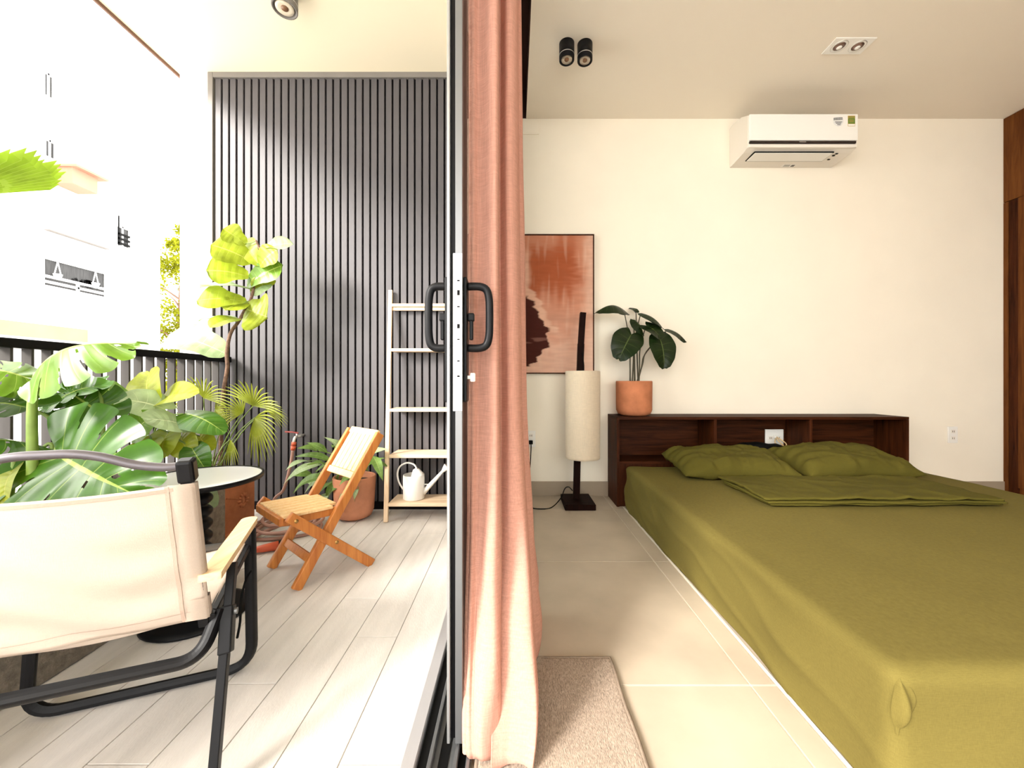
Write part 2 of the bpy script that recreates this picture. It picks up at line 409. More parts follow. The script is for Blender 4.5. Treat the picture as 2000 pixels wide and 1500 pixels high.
LEAFK = {
    'heart':    dict(tab=[(0,.62),(.12,.86),(.3,1),(.5,.92),(.7,.7),(.87,.36),(1,0)], th=(150, 25), nt=22, ns=5, gaps=0),
    'fiddle':   dict(tab=[(0,.06),(.06,.34),(.2,.56),(.4,.66),(.6,.9),(.75,1),(.88,.88),(.96,.55),(1,.02)], th=(90, 90), nt=20, ns=5, gaps=0),
    'lance':    dict(tab=[(0,.05),(.15,.6),(.35,1),(.6,.85),(.85,.35),(1,0)], th=(90, 90), nt=14, ns=3, gaps=0),
    'monstera': dict(tab=[(0,.80),(.15,.98),(.35,1.0),(.55,.92),(.75,.72),(.9,.45),(1,.12)], th=(158, 18), nt=90, ns=16, gaps=6),
}
def leafmesh(bm, base, tip, normal, width, kind='heart', fold=0.15, arch=0.10, wave=0.04, droop=0.0, seed=0):
    k = LEAFK[kind]; base, tip = Vector(base), Vector(tip)
    y = tip - base; L = y.length; y.normalize()
    nrm = Vector(normal); nrm = (nrm - y * nrm.dot(y)).normalized(); x = y.cross(nrm)
    nt, ns, gaps = k['nt'], k['ns'], k['gaps']
    uvl = bm.loops.layers.uv.verify()
    rnd = random.Random(seed)
    ph = rnd.random() * 6
    grid = {}
    tshift = 0.0 if kind in ('fiddle', 'lance') else 0.12
    for sd in (-1, 1):
        for i in range(nt + 1):
            t = i / nt
            th = R(k['th'][0] + (k['th'][1] - k['th'][0]) * (t ** 0.75))
            hl = lerp_table(k['tab'], t) * width
            if gaps:
                fr = (t * gaps) % 1.0
                hl *= 1 - 0.09 * (2 * fr - 1) ** 6
            for j in range(ns + 1):
                if j == 0 and sd == 1:
                    grid[(sd, i, 0)] = grid[(-1, i, 0)]; continue
                s = j / ns
                bend = 0.18 * s * s if k['th'][0] != 90 else -0.10 * s * s
                px = math.sin(th - bend) * hl * s * sd
                py = (tshift + (1 - tshift) * t) * L + math.cos(th - bend) * hl * s
                tt = py / L
                pz = fold * abs(px) + arch * L * math.sin(math.pi * max(0, min(1, tt))) - droop * L * max(0, tt) ** 2
                pz += wave * width * math.sin(7 * t + ph + sd) * s * s - 0.25 * abs(px) * s * arch
                if gaps: pz += 0.015 * width * math.cos(2 * math.pi * gaps * t) * s * 2
                grid[(sd, i, j)] = (bm.verts.new(base + x * px + y * py + nrm * pz), t, s)
    for sd in (-1, 1):
        for i in range(nt):
            for j in range(ns):
                if gaps:
                    tm = (i + 0.5) / nt; fr = (tm * gaps) % 1.0; s = (j + 0.5) / ns; g = int(tm * gaps)
                    near = min(fr, 1 - fr)
                    cut = [.66, .58, .48, .72, .52, .62, .7][(g + (2 if sd > 0 else 0)) % 7]
                    gi = int(round(tm * gaps))
                    if 0 < gi < gaps and near < 0.034 + 0.05 * (s - cut) and s > cut: continue
                    if 1 < gi < gaps and near < 0.10 and 0.14 < s < 0.27 and (gi + (sd > 0)) % 2 == 0: continue
                q = [grid[(sd,i,j)], grid[(sd,i+1,j)], grid[(sd,i+1,j+1)], grid[(sd,i,j+1)]]
                vs = [a[0] for a in q]
                if len(set(vs)) < 3: continue
                if sd > 0: q = q[::-1]; vs = vs[::-1]
                try: f = bm.faces.new(vs)
                except ValueError: continue
                for lp, a in zip(f.loops, q): lp[uvl].uv = (a[1], a[2])
    bmesh.ops.delete(bm, geom=[v for v in bm.verts if not v.link_faces], context='VERTS')
    return bm

def leaf(parent, base, tip, normal, width, m, kind='heart', name='leaf', **kw):
    bm = B(); leafmesh(bm, base, tip, normal, width, kind, seed=random.random(), **kw)
    return obj(name, bm, m, parent, True)

def stalk(parent, pts, r, m, r2=None, name='stalk', seg=7):
    bm = B(); tube(bm, smooth_path(pts, 5), r, seg, r2=r2)
    return obj(name, bm, m, parent, True)

def fan(parent, hub, u, v, rad, a0, a1, n, m, fused=0.55, droop=0.25, pleat=0.10, name='leaf', tp=1.0, wd_=.78):
    """pleated fan leaf: rays from hub at angles a0..a1 measured from u towards v"""
    bm = B(); uvl = bm.loops.layers.uv.verify()
    hub, u, v = Vector(hub), Vector(u).normalized(), Vector(v); v = (v - u * v.dot(u)).normalized(); nrm = u.cross(v)
    da = R(a1 - a0) / n; nr = 8
    for k in range(n):
        am = R(a0) + (k + 0.5) * da
        rr = rad * (1 - 0.12 * abs(2 * (k + .5) / n - 1) ** 2) * (0.95 + 0.1 * random.random())
        prev = None
        for i in range(nr + 1):
            s = i / nr; r = rr * s
            half = da / 2 if s < fused else da / 2 * max(0.04, 1 - ((s - fused) / (1 - fused)) ** tp) * wd_
            dz = -droop * rr * max(0, s - 0.35) ** 2 * 1.6
            pts = []
            for q, hz in ((-1, 0), (0, 1), (1, 0)):
                a = am + q * half
                p = hub + (u * math.cos(a) + v * math.sin(a)) * r + nrm * (hz * pleat * r * half * 4.0) + Vector((0, 0, dz))
                pts.append((bm.verts.new(p), s, abs(q) * 0.9))
            if prev:
                for q in (0, 1):
                    f = bm.faces.new((prev[q][0], prev[q+1][0], pts[q+1][0], pts[q][0]))
                    for lp, a in zip(f.loops, (prev[q], prev[q+1], pts[q+1], pts[q])): lp[uvl].uv = (a[1], a[2])
            prev = pts
    bmesh.ops.remove_doubles(bm, verts=bm.verts[:], dist=1e-5)
    return obj(name, bm, m, parent, False)

# ------------------------------------------------------------------ the room shell
ROOM_Y0, ROOM_Y1, CZ = -2.6, 2.886, 2.832
RX = 3.675
fl = thing('floor', (1.8, 0.1, 0), 'beige square floor tiles with pale joints in the bedroom', 'floor', kind='structure')
bm = B(); box(bm, -0.10, 4.3, ROOM_Y0, ROOM_Y1 + .1, -0.12, -0.003); obj('screed', bm, GROUT, fl)
xs = [-0.098, 0.666, 0.740, 1.41, 2.155, 2.90, 3.70]
ys = [-2.6, -1.896, -1.151, -0.406, 0.339, 1.084, 1.829, 2.574, 2.886]
g = 0.0022
for i in range(len(xs) - 1):
    for j in range(len(ys) - 1):
        bm = B(); box(bm, xs[i] + g, xs[i+1] - g, ys[j] + g, ys[j+1] - g, -0.01, 0.0, 0.0008, 1)
        obj('tile', bm, TILE, fl)
bm = B(); box(bm, 0.7402, 0.748, -2.5, 2.62, 0.0, 0.003); props(obj('trim_1', bm, GROUT), 'thin pale joint strip along the left foot of the olive bed', 'trim', kind='structure')

bm = B(); box(bm, -0.10, 4.3, ROOM_Y1, ROOM_Y1 + 0.14, 0, 3.10); props(obj('wall_back', bm, WALL), 'smooth cream bedroom wall behind the headboard and air conditioner', 'wall', kind='structure')
bm = B(); box(bm, RX + 0.62, RX + 0.76, ROOM_Y0, ROOM_Y1 + .14, 0, 3.10); props(obj('wall_right', bm, WALL), 'cream bedroom wall behind the walnut wardrobe', 'wall', kind='structure')
# wall behind the photographer, with an unseen window added to brighten the room
wf = thing('wall_front', (1.8, ROOM_Y0, 0), 'cream bedroom wall with an added unseen window, facing the headboard wall', 'wall', kind='structure')
bm = B()
for a in ((-.24, .35, 0, 3.1), (3.15, 4.3, 0, 3.1), (.35, 3.15, 0, .5), (.35, 3.15, 2.6, 3.1)):
    box(bm, a[0], a[1], ROOM_Y0 - .14, ROOM_Y0, a[2], a[3])
obj('wall_surface', bm, WALL, wf)
win = thing('added_window', (1.75, ROOM_Y0 - .07, 0.5), 'unseen black-framed window added for daylight opposite the headboard wall', 'window', kind='structure')
bm = B()
for x in (.35, 1.72, 3.10): box(bm, x, x + .05, ROOM_Y0 - .1, ROOM_Y0 - .04, .5, 2.6)
for z in (.5, 2.55): box(bm, .35, 3.15, ROOM_Y0 - .1, ROOM_Y0 - .04, z, z + .05)
obj('window_frame', bm, BLACK, win)
bm = B(); box(bm, .40, 1.72, ROOM_Y0 - .075, ROOM_Y0 - .069, .55, 2.55); obj('pane', bm, GLASS, win)
bm = B(); box(bm, 1.77, 3.10, ROOM_Y0 - .075, ROOM_Y0 - .069, .55, 2.55); obj('pane', bm, GLASS, win)
# ceiling with the curtain pocket along the sliding door
ce = thing('ceiling', (1.9, 0, CZ), 'matt cream bedroom ceiling', 'ceiling', kind='structure')
bm = B(); box(bm, 0.087, 4.3, ROOM_Y0, ROOM_Y1, CZ, 3.10); obj('ceiling_slab', bm, CEIL, ce)
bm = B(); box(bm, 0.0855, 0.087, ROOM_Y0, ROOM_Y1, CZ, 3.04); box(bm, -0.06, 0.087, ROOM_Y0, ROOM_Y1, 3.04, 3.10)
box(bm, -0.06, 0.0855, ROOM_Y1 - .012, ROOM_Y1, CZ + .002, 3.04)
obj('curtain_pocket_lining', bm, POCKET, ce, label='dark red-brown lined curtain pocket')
# skirting tiles
sk = thing('baseboard_back', (1.9, ROOM_Y1, 0), 'low brown tile skirting along the cream headboard wall', 'baseboard', kind='structure')
for i in range(len(xs) - 1):
    if i == 1: continue
    x0, x1 = xs[i], xs[i + 1]
    if i == 0: x1 = 0.740
    bm = B(); box(bm, x0 + g, x1 - g, ROOM_Y1 - 0.010, ROOM_Y1, 0.0, 0.108, 0.001, 1); obj('skirting_tile', bm, SKIRT, sk)

# facade strip above and beside the sliding door
bm = B(); box(bm, -0.24, -0.06, ROOM_Y0, ROOM_Y1 + .1, 2.78, 3.10); box(bm, -0.24, -0.06, 2.86, 3.02, 0, 2.78)
props(obj('wall_left', bm, WALL), 'cream lintel and jamb around the sliding balcony door', 'wall', kind='structure')

# wardrobe: one visible edge of a floor-to-ceiling run
wd = thing('wardrobe', (RX + .3, 1.6, 0), 'floor-to-ceiling walnut wardrobe at the right edge of the picture', 'wardrobe')
bm = B(); box(bm, RX + .012, RX + .60, .35, ROOM_Y1 - .002, .0, CZ - .004); obj('carcass', bm, WARD, wd)
bm = B(); box(bm, RX - .004, RX + .012, 2.73, ROOM_Y1 - .002, 2.20, CZ - .004, .001, 1); obj('side_filler', bm, WARD, wd)
bm = B(); box(bm, RX - .004, RX + .012, 2.858, ROOM_Y1 - .002, .0, 2.197, .001, 1); obj('side_filler', bm, WARD, wd)
bm = B(); box(bm, RX + .001, RX + .012, 2.802, 2.855, .0, 2.197, .001, 1); obj('panel', bm, DARKWOODZ, wd)
for k, (a, b) in enumerate(((2.30, 2.80), (1.82, 2.297), (1.34, 1.817), (.86, 1.337), (.38, .857))):
    bm = B(); box(bm, RX - .004, RX + .012, a, b, .08, 2.197, .001, 1); d = obj('door', bm, WARD, wd)
    if k:
        bm = B(); box(bm, RX - .004, RX + .012, a, b, 2.20, CZ - .004, .001, 1); obj('door', bm, WARD, wd)
    else:
        bm = B(); box(bm, RX - .004, RX + .012, a, 2.727, 2.20, CZ - .004, .001, 1); obj('door', bm, WARD, wd)
    bm = B(); box(bm, RX - .018, RX - .0045, a + .03, a + .042, .95, 1.25, .002, 1); obj('handle', bm, BLACK, d)

# ------------------------------------------------------------------ sliding door, track
tr = thing('trim_2', (-.17, .1, 0), 'dark aluminium floor track of the sliding balcony door', 'door track', kind='structure')
bm = B(); box(bm, -.236, -.10, ROOM_Y0, 2.86, -.05, .002); obj('track_base', bm, GREYAL, tr)
bm = B(); box(bm, -.252, -.218, ROOM_Y0, 2.86, .0, .016, .003, 1); obj('sill_lip', bm, mat('sill_aluminium', (.42, .41, .42), .4, metal=.4), tr)
for x in (-.188, -.131, -.103):
    bm = B(); box(bm, x - .005, x + .005, ROOM_Y0, 2.86, .002, .018, .002, 1); obj('rail', bm, GREYAL, tr)
for x in (-.205, -.160, -.117):
    bm = B(); box(bm, x - .011, x + .011, ROOM_Y0, 2.86, .0021, .004); obj('groove', bm, BLACKM, tr)

DX0, DX1, DY = -.156, -.120, .885
LIP = mat('light_aluminium_lip', (.30, .30, .30), .35, metal=.5)
dr = thing('door_1', (-.13, DY, .02), 'dark framed sliding glass door leaf seen edge-on, with loop handles', 'door', kind='structure')
def leaf_profile(bm, y0, y1, sgn=1):
    box(bm, DX0, DX1, y0 + .012, y1, .022, 2.76)
bm = B(); box(bm, DX0, DX1, DY + .014, DY + .085, .022, 2.76, .002, 1); obj('stile', bm, BLACK, dr)
for a, b, m in ((DX0, DX0 + .007, LIP), (DX0 + .019, DX1, GREYAL)):
    bm = B(); box(bm, a, b, DY, DY + .014, .022, 2.76, .0012, 1); obj('stile_lip', bm, m, dr)
bm = B(); box(bm, DX0, DX1, 1.90, 1.97, .022, 2.76, .002, 1); obj('stile', bm, BLACK, dr)
for z0, z1 in ((.022, .10), (2.69, 2.76)):
    bm = B(); box(bm, DX0 + .001, DX1 - .001, DY + .085, 1.90, z0, z1, .002, 1); obj('rail', bm, BLACK, dr)
bm = B(); box(bm, -.141, -.134, DY + .085, 1.90, .10, 2.69); obj('pane', bm, GLASS, dr)
bm = B(); box(bm, DX0 + .0145, DX1 - .0005, DY - .002, DY, at(0, 803, DY).z, at(0, 495, DY).z, .0005, 1); lk = obj('lock_plate', bm, SILVER, dr, label='silver lock strip on the door edge')
for zz, hh in ((1.062, .012), (.985, .010), (.955, .003), (.905, .003), (.87, .004), (1.09, .003), (1.03, .003)):
    bm = B(); box(bm, DX0 + .024, DX0 + .030, DY - .0028, DY - .0018, zz - hh / 2, zz + hh / 2); obj('lock_slot', bm, BLACKM, lk)
hy = DY + .035
def loop_handle(xface, sgn, name, zt, zb, pr):
    pts = [(xface, hy, zt)]
    for (dx, z) in ((.55, zt), (.86, zt - .008), (.98, zt - .03), (1.0, zt - .06), (1.0, zb + .06), (.98, zb + .03), (.86, zb + .008), (.55, zb)):
        pts.append((xface + sgn * pr * dx, hy, z))
    pts.append((xface, hy, zb))
    bm = B(); tube(bm, smooth_path(pts, 4), .0095, 12); return obj(name, bm, BLACK, dr, True)
zt, zb = at(0, 560, .92).z, at(0, 680, .92).z
bm = B(); box(bm, DX1, DX1 + .008, hy - .022, hy + .022, at(0, 785, .92).z, at(0, 545, .92).z, .003, 2); pl = obj('handle_plate', bm, BLACK, dr)
loop_handle(DX1 + .008, 1, 'loop_handle', zt, zb, .052)
bm = B(); box(bm, DX0 - .008, DX0, hy - .022, hy + .022, at(0, 785, .92).z, at(0, 545, .92).z, .003, 2); obj('handle_plate', bm, BLACK, dr)
loop_handle(DX0 - .008, -1, 'loop_handle', zt, zb, .042)
for xf, sg in ((DX1 + .008, 1), (DX0 - .008, -1)):
    zc = at(0, 622, .92).z
    bm = B(); box(bm, min(xf, xf + sg * .016), max(xf, xf + sg * .016), hy - .008, hy + .008, zc - .007, zc + .012, .003, 2)
    box(bm, min(xf + sg * .004, xf + sg * .013), max(xf + sg * .004, xf + sg * .013), hy - .005, hy + .005, zc - .052, zc - .004, .002, 1)
    obj('thumb_turn', bm, BLACK, dr)
zc = at(0, 737, .92).z
bm = B(); box(bm, DX1 + .008, DX1 + .014, hy - .004, hy + .004, zc - .004, zc + .004); box(bm, DX1 + .014, DX1 + .026, hy - .007, hy + .007, zc - .0105, zc + .0105, .002, 1)
obj('catch', bm, PLASTIC, dr, label='small white catch below the inner handle')

d2 = thing('door_2', (-.18, 2.3, .02), 'dark framed glass door leaf standing in the outer track near the slatted wall', 'door', kind='structure')
for a, b in ((1.93, 1.99), (2.79, 2.85)):
    bm = B(); box(bm, -.210, -.166, a, b, .022, 2.76, .002, 1); obj('stile', bm, BLACK, d2)
for z0, z1 in ((.022, .10), (2.69, 2.76)):
    bm = B(); box(bm, -.209, -.167, 1.99, 2.79, z0, z1, .002, 1); obj('rail', bm, BLACK, d2)
bm = B(); box(bm, -.191, -.185, 1.99, 2.79, .10, 2.69); obj('pane', bm, GLASS, d2)

# ------------------------------------------------------------------ balcony shell
BY = 2.58; BZ = 2.93; BX = -2.02
bf = thing('balcony_floor', (-1.1, 1, 0), 'pale greige plank tiles paving the balcony', 'floor', kind='structure')
bm = B(); box(bm, -2.30, -.2521, ROOM_Y0, BY + .3, -.20, -.003); obj('balcony_slab', bm, JOINT, bf)
pw = .1415; x0 = -.2525; col = 0
x = x0
proto = None
PL = 0.86
while x > BX:
    xa = max(x - pw, BX - .02)
    off = [0.0, .43, .2, .63][col % 4]
    y = BY - off if off else BY - .0
    ylist = [BY]
    yy = BY - (off if off > 0.1 else PL)
    while yy > ROOM_Y0: ylist.append(yy); yy -= PL
    ylist.append(ROOM_Y0)
    for ya, yb in zip(ylist[1:], ylist[:-1]):
        bm = B(); box(bm, xa + .0012, x - .0012, ya + .0012, yb - .0012, -.012, 0, .0008, 1); obj('plank', bm, PLANK, bf)
    x -= pw; col += 1
bm = B(); box(bm, BX - .24, -.24, ROOM_Y0, BY + .3, BZ, BZ + .22); props(obj('balcony_ceiling', bm, BALC), 'warm cream balcony soffit above the slatted wall', 'ceiling', kind='structure')
bm = B(); box(bm, BX - .252, BX - .24, ROOM_Y0, BY + .3, BZ - .02, BZ + .24); props(obj('trim_3', bm, mat('brown_fascia', (.16, .08, .05), .7)), 'thin brown drip edge along the balcony soffit', 'trim', kind='structure')

wb = thing('wall_balcony', (-1.1, BY, 0), 'dark grey vertically slatted wall at the end of the balcony', 'wall', kind='structure')
bm = B(); box(bm, BX, -.24, BY + .014, BY + .30, 0, BZ); obj('groove_board', bm, SLATBK, wb)
ztop = at(0, 153, BY).z; zbot = .075
bm = B(); box(bm, BX - .035, BX, BY - .012, BY + .30, 0, BZ, .002, 1); obj('end_post', bm, FRAMEG, wb)
bm = B(); box(bm, BX, -.24, BY - .012, BY + .014, ztop, BZ, .002, 1); obj('top_cap', bm, FRAMEG, wb)
bm = B(); box(bm, BX, -.24, BY - .006, BY + .014, 0, .052, .002, 1); obj('bottom_cap', bm, SLATBK, wb)
bm = B(); box(bm, BX + .008, BX + .046, BY, BY + .014, .052, ztop, .0025, 2); s0 = obj('slat', bm, SLAT, wb)
k = 1
while BX + .046 + k * .0499 < -.245:
    share(s0, 'slat', wb, (k * .0499, 0, 0)); k += 1
bm = B(); box(bm, BX - .22, BX - .0355, BY - .01, BY + .30, -.2, BZ); props(obj('wall_fin', bm, WHITE), 'white wall end beside the slatted balcony wall', 'wall', kind='structure')

# railing: flat bars set edge-on to the drop
RLX = -1.92
rl = thing('balcony_railing', (RLX, 1, 0), 'black top rail with flat grey upright bars along the balcony edge', 'railing')
bm = B(); box(bm, RLX - .03, RLX + .03, ROOM_Y0, BY - .013, .985, 1.022, .004, 2); obj('top_rail', bm, BLACK, rl)
bm = B(); box(bm, RLX - .015, RLX + .015, ROOM_Y0, BY - .013, .03, .055, .003, 1); obj('bottom_rail', bm, BLACK, rl)
bm = B(); box(bm, RLX - .021, RLX + .021, 2.462, 2.472, .055, .985, .001, 1); b0 = obj('bar', bm, RAILBAR, rl)
for k in range(1, 75):
    share(b0, 'bar', rl, (0, -.0635 * k, 0))
share(b0, 'bar', rl, (0, .0635, 0))
bm = B(); box(bm, RLX - .02, RLX + .02, ROOM_Y0 + .02, ROOM_Y0 + .06, 0, .985); obj('post', bm, BLACK, rl)
for yy in (1.2, 2.535):
    bm = B(); box(bm, RLX - .018, RLX + .018, yy - .012, yy + .012, 0, .985); obj('post', bm, BLACK, rl)

# ------------------------------------------------------------------ bed, headboard, bedding
HX0, HX1, HY0, HY1, HZ = .700, 2.700, 2.627, 2.884, .615
hb = thing('headboard_shelf', (1.7, 2.75, 0), 'dark walnut bookcase headboard with three open cubbies behind the bed', 'headboard')
T = .018
bm = B(); box(bm, HX0, HX1, HY0, HY1, HZ - T, HZ, .001, 1); obj('top_panel', bm, DARKWOOD, hb)
for xa in (HX0, HX1 - T):
    bm = B(); box(bm, xa, xa + T, HY0, HY1, 0, HZ - T - .0005, .001, 1); obj('side_panel', bm, DARKWOODZ, hb)
for xa in (1.375, 2.030):
    bm = B(); box(bm, xa - T / 2, xa + T / 2, HY0 + .001, HY1 - .018, .312, HZ - T - .0005, .001, 1); obj('divider', bm, DARKWOODZ, hb)
bm = B(); box(bm, HX0 + T + .0005, HX1 - T - .0005, HY0 + .002, HY1 - .018, .292, .310, .001, 1); obj('shelf', bm, DARKWOOD, hb)
bm = B(); box(bm, HX0 + T + .0005, HX1 - T - .0005, HY1 - .016, HY1, 0, HZ - T - .0005); obj('back_panel', bm, DARKWOOD, hb)
bm = B(); box(bm, HX0 + T + .0005, HX1 - T - .0005, HY0 + .012, HY0 + .03, .0, .290); obj('lower_panel', bm, DARKWOODZ, hb)

def wr(p, a, sc, off=0.0):
    return a * noise.noise(Vector((p.x * sc + off, p.y * sc - off, p.z * sc + 3.1 * off)))
BX0, BX1, BEDY0, BEDY1, BEDZ = .753, 2.615, .762, 2.620, .284
bed = thing('bed', (1.68, 1.7, 0), 'low double bed under a fitted olive green sheet', 'bed')
bm = B(); box(bm, BX0 + .05, BX1 - .05, BEDY0 + .06, BEDY1 - .01, 0.0, .06); obj('bed_base', bm, DARKWOOD, bed)
def sheet_disp(p, n):
    d = Vector((0, 0, 0))
    hz = (p.z - .015) / (BEDZ - .015)
    if n.z > .7: d.z += wr(p, .004, 3.0, 1.3) + wr(p, .0015, 11.0, 4.0)
    else:
        low = max(0, 1 - hz)
        nn = Vector((n.x, n.y, 0))
        # diagonal drag creases and a loose, slightly flared hem
        cr = math.sin((p.y * 9 + p.z * 26) + 2 * noise.noise(p * 3)) * .0050 * math.sin(math.pi * min(1, max(0, hz)))
        cr += .009 * (1 - abs(noise.noise(Vector((p.x * 2.0 + p.y * 2.2, 3.0, p.z * 9 - p.y * 2.0))))) ** 6 * (1 - min(1, max(0, hz))) ** .5
        d += nn * (cr + wr(p, .006, 5.0, 8.0) + .006 * low ** 2 * wr(p, 1.0, 7.0, 2.2))
    return d
bm = B(); softbox(bm, (BX0, BEDY0, -.045), (BX1, BEDY1, BEDZ), .030, (110, 110, 26), sheet_disp)
for v in bm.verts:
    if v.co.z < .004: v.co.z = .004
obj('fitted_sheet', bm, OLIVE, bed, True)
# gathered tuck of cloth on the near left corner
bm = B()
prev = None; uu = []
for i in range(15):
    t = i / 14; z = BEDZ - .018 - .115 * t
    wdt = .020 * math.sin(math.pi * min(1, t * 1.15)) ** .7 + .002 if t < .87 else .020 * (1 - t) + .002
    ring = []
    for k in range(13):
        a = math.pi * k / 12
        cx = BX0 + .018 + .006 * math.sin(t * 5)
        ring.append(bm.verts.new((cx + math.cos(a) * wdt, BEDY0 + .006 - math.sin(a) * wdt * (.75 + .35 * math.sin(3 * a + 4 * t)), z)))
    if prev:
        for k in range(12): bm.faces.new((prev[k], prev[k+1], ring[k+1], ring[k]))
    prev = ring
obj('corner_tuck', bm, OLIVE, bed, True, label='gathered corner tuck of the olive sheet')

def pillow(name, c, lx, ly, h, rz, tilt, label, sd):
    bm = B(); N = 56; rows = {}
    for top in (1, -1):
        for i in range(N + 1):
            for j in range(N + 1):
                if top < 0 and (i in (0, N) or j in (0, N)): rows[(top, i, j)] = rows[(1, i, j)]; continue
                a, b = 2 * i / N - 1, 2 * j / N - 1
                # pulled-in edges, pointed corners
                px = a * lx / 2 * (1 - .07 * (1 - b * b) * 0 - .06 * (1 - abs(b)) * abs(a) ** 6)
                py = b * ly / 2 * (1 - .10 * (1 - abs(a)) * abs(b) ** 6)
                hh = h / 2 * ((1 - abs(a) ** 3.2) * (1 - abs(b) ** 3.0)) ** .55
                q = Vector((px, py, 0))
                hh += (.016 * noise.noise(Vector((px * 8 + sd, py * 7, sd))) + .010 * (.4 - abs(noise.noise(Vector((px * 20 + py * 9, py * 14 + sd, 2 * sd))))) + .004 * noise.noise(Vector((px * 45, py * 30 + sd, 2 * sd)))) * min(1, hh / .03)
                hh += (.007 * math.sin(py * 75 + 3 * noise.noise(Vector((px * 6, py * 5, sd)))) * abs(a) ** 2.5 + .006 * math.sin(px * 60 + 4 * noise.noise(Vector((px * 5, py * 6, sd + 9)))) * max(0, -b) ** 2.0) * min(1, hh / .03)
                hh += .012 * (1 - abs(noise.noise(Vector((px * 5 + py * 3, py * 6 - px * 2 + sd, sd))))) ** 7 * min(1, hh / .03)
                edge = max(abs(a), abs(b)) ** 8
                zz = top * hh + edge * (.012 * noise.noise(Vector((px * 8, py * 8, sd + 3))) - .018)
                if top < 0: zz = max(zz, -.030 - .012)
                rows[(top, i, j)] = bm.verts.new((px, py, zz))
    for top in (1, -1):
        for i in range(N):
            for j in range(N):
                q = [rows[(top,i,j)], rows[(top,i+1,j)], rows[(top,i+1,j+1)], rows[(top,i,j+1)]]
                if top < 0: q.reverse()
                bm.faces.new(q)
    M = Matrix.Translation(Vector(c)) @ Matrix.Rotation(R(rz), 4, 'Z') @ Matrix.Rotation(R(tilt), 4, 'X')
    bmesh.ops.transform(bm, matrix=M, verts=bm.verts)
    zmin = min(v.co.z for v in bm.verts)
    for v in bm.verts:
        if v.co.z < BEDZ + .001: v.co.z = BEDZ + .001 + .15 * max(0, v.co.z - zmin) 
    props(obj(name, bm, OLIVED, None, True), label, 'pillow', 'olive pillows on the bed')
pillow('pillow', (1.325, 2.395, .355), .67, .43, .15, -3, 7, 'rumpled olive pillow nearest the floor lamp side of the bed', 1.7)
pillow('pillow', (2.035, 2.410, .360), .70, .42, .165, 2, 9, 'plump olive pillow in front of the headboard power sockets', 5.2)

bl = thing('folded_blanket', (1.72, 1.97, BEDZ), 'flat folded olive duvet cover lying in front of the two pillows', 'blanket')
for k, (a, b, c, d, z0, z1) in enumerate(((1.165, 2.225, 1.745, 2.145, .291, .301), (1.150, 2.235, 1.735, 2.15, .3015, .313), (1.140, 2.225, 1.742, 2.155, .3135, .326))):
    def fd(p, n, k=k):
        e = Vector((wr(p, .016, 5, 2 + k), wr(p, .016, 6, 5 + k), 0)) if n.z < .6 else Vector((wr(p, .008, 5, 2 + k), wr(p, .008, 6, 5 + k), 0))
        rp = abs(noise.noise(Vector((p.x * 5, p.y * 9, k * .3)))) * .008 + .004 * abs(noise.noise(Vector((p.x * 16 + p.y * 6, p.y * 12, k * .3))))
        corner = -.012 * max(0, (p.x - 2.1) / .2) if k == 2 and p.y < 1.9 else 0
        rp += .010 * (1 - abs(noise.noise(Vector((p.x * 3.2 + p.y * 2.4, p.y * 4.5 - p.x * 1.5, 1.7))))) ** 8
        return e + Vector((0, 0, rp * (1 if k == 2 else .3) + .35 * corner))
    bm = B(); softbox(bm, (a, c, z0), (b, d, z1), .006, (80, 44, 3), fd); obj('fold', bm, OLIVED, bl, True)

# ------------------------------------------------------------------ headboard sockets and leads, wall sockets
def socket(name, x, z, w_, h_, yb, label, group, n=2, vertical=True):
    t = thing(name, (x, yb, z - h_ / 2), label, 'socket', group)
    bm = B(); box(bm, x - w_/2, x + w_/2, yb - .009, yb, z - h_/2, z + h_/2, .003, 2); p = obj('cover_plate', bm, PLASTIC, t)
    for k in range(n):
        o = (k - (n - 1) / 2) * (h_ if vertical else w_) * .42
        cx, cz = (x, z + o) if vertical else (x + o, z)
        bm = B(); box(bm, cx - .017, cx + .017, yb - .0105, yb - .0085, cz - .013, cz + .013, .001, 1); f = obj('outlet_face', bm, PLASTIC2, p)
        bm = B()
        for dx in (-.008, .004): box(bm, cx + dx, cx + dx + .0035, yb - .0109, yb - .0104, cz - .006, cz + .006)
        props(obj('slots', bm, BLACKM, p), kind=None)
    return t
socket('wall_socket', .122, .858 - (857 - 745) * ROOM_Y1 / F, .070, .122, ROOM_Y1, 'white double wall socket with the black lamp plug, above the skirting', 'wall sockets')
socket('wall_socket', 3.286, .858 - (849 - 745) * ROOM_Y1 / F, .072, .122, ROOM_Y1, 'white wall socket between the bed and the wardrobe', 'wall sockets')
socket('headboard_socket', 1.935, .858 - (855 - 745) * 2.868 / F, .136, .128, HY1 - .017, 'square white socket plate on the back of the middle headboard cubby', None, 2, False)
bm = B(); pz = .858 - (863 - 745) * ROOM_Y1 / F
lc = thing('lamp_cord', (.1, ROOM_Y1 - .04, 0), 'thin black lamp cord plugged into the wall and trailing to the lamp base', 'cord')
box(bm, .108, .136, ROOM_Y1 - .035, ROOM_Y1 - .0112, pz - .014, pz + .014, .004, 2); obj('plug', bm, BLACKM, lc)
stalk(lc, [(.122, ROOM_Y1 - .034, pz), (.122, ROOM_Y1 - .042, pz - .05), (.112, ROOM_Y1 - .04, pz - .2), (.085, ROOM_Y1 - .05, .15), (.05, ROOM_Y1 - .10, .03), (.04, 2.66, .004), (.06, 2.60, .006)], .0035, BLACKM, name='cord')
bm = B(); box(bm, .06, .10, 2.575, 2.60, .001, .02, .005, 2); obj('inline_switch', bm, BLACKM, lc)
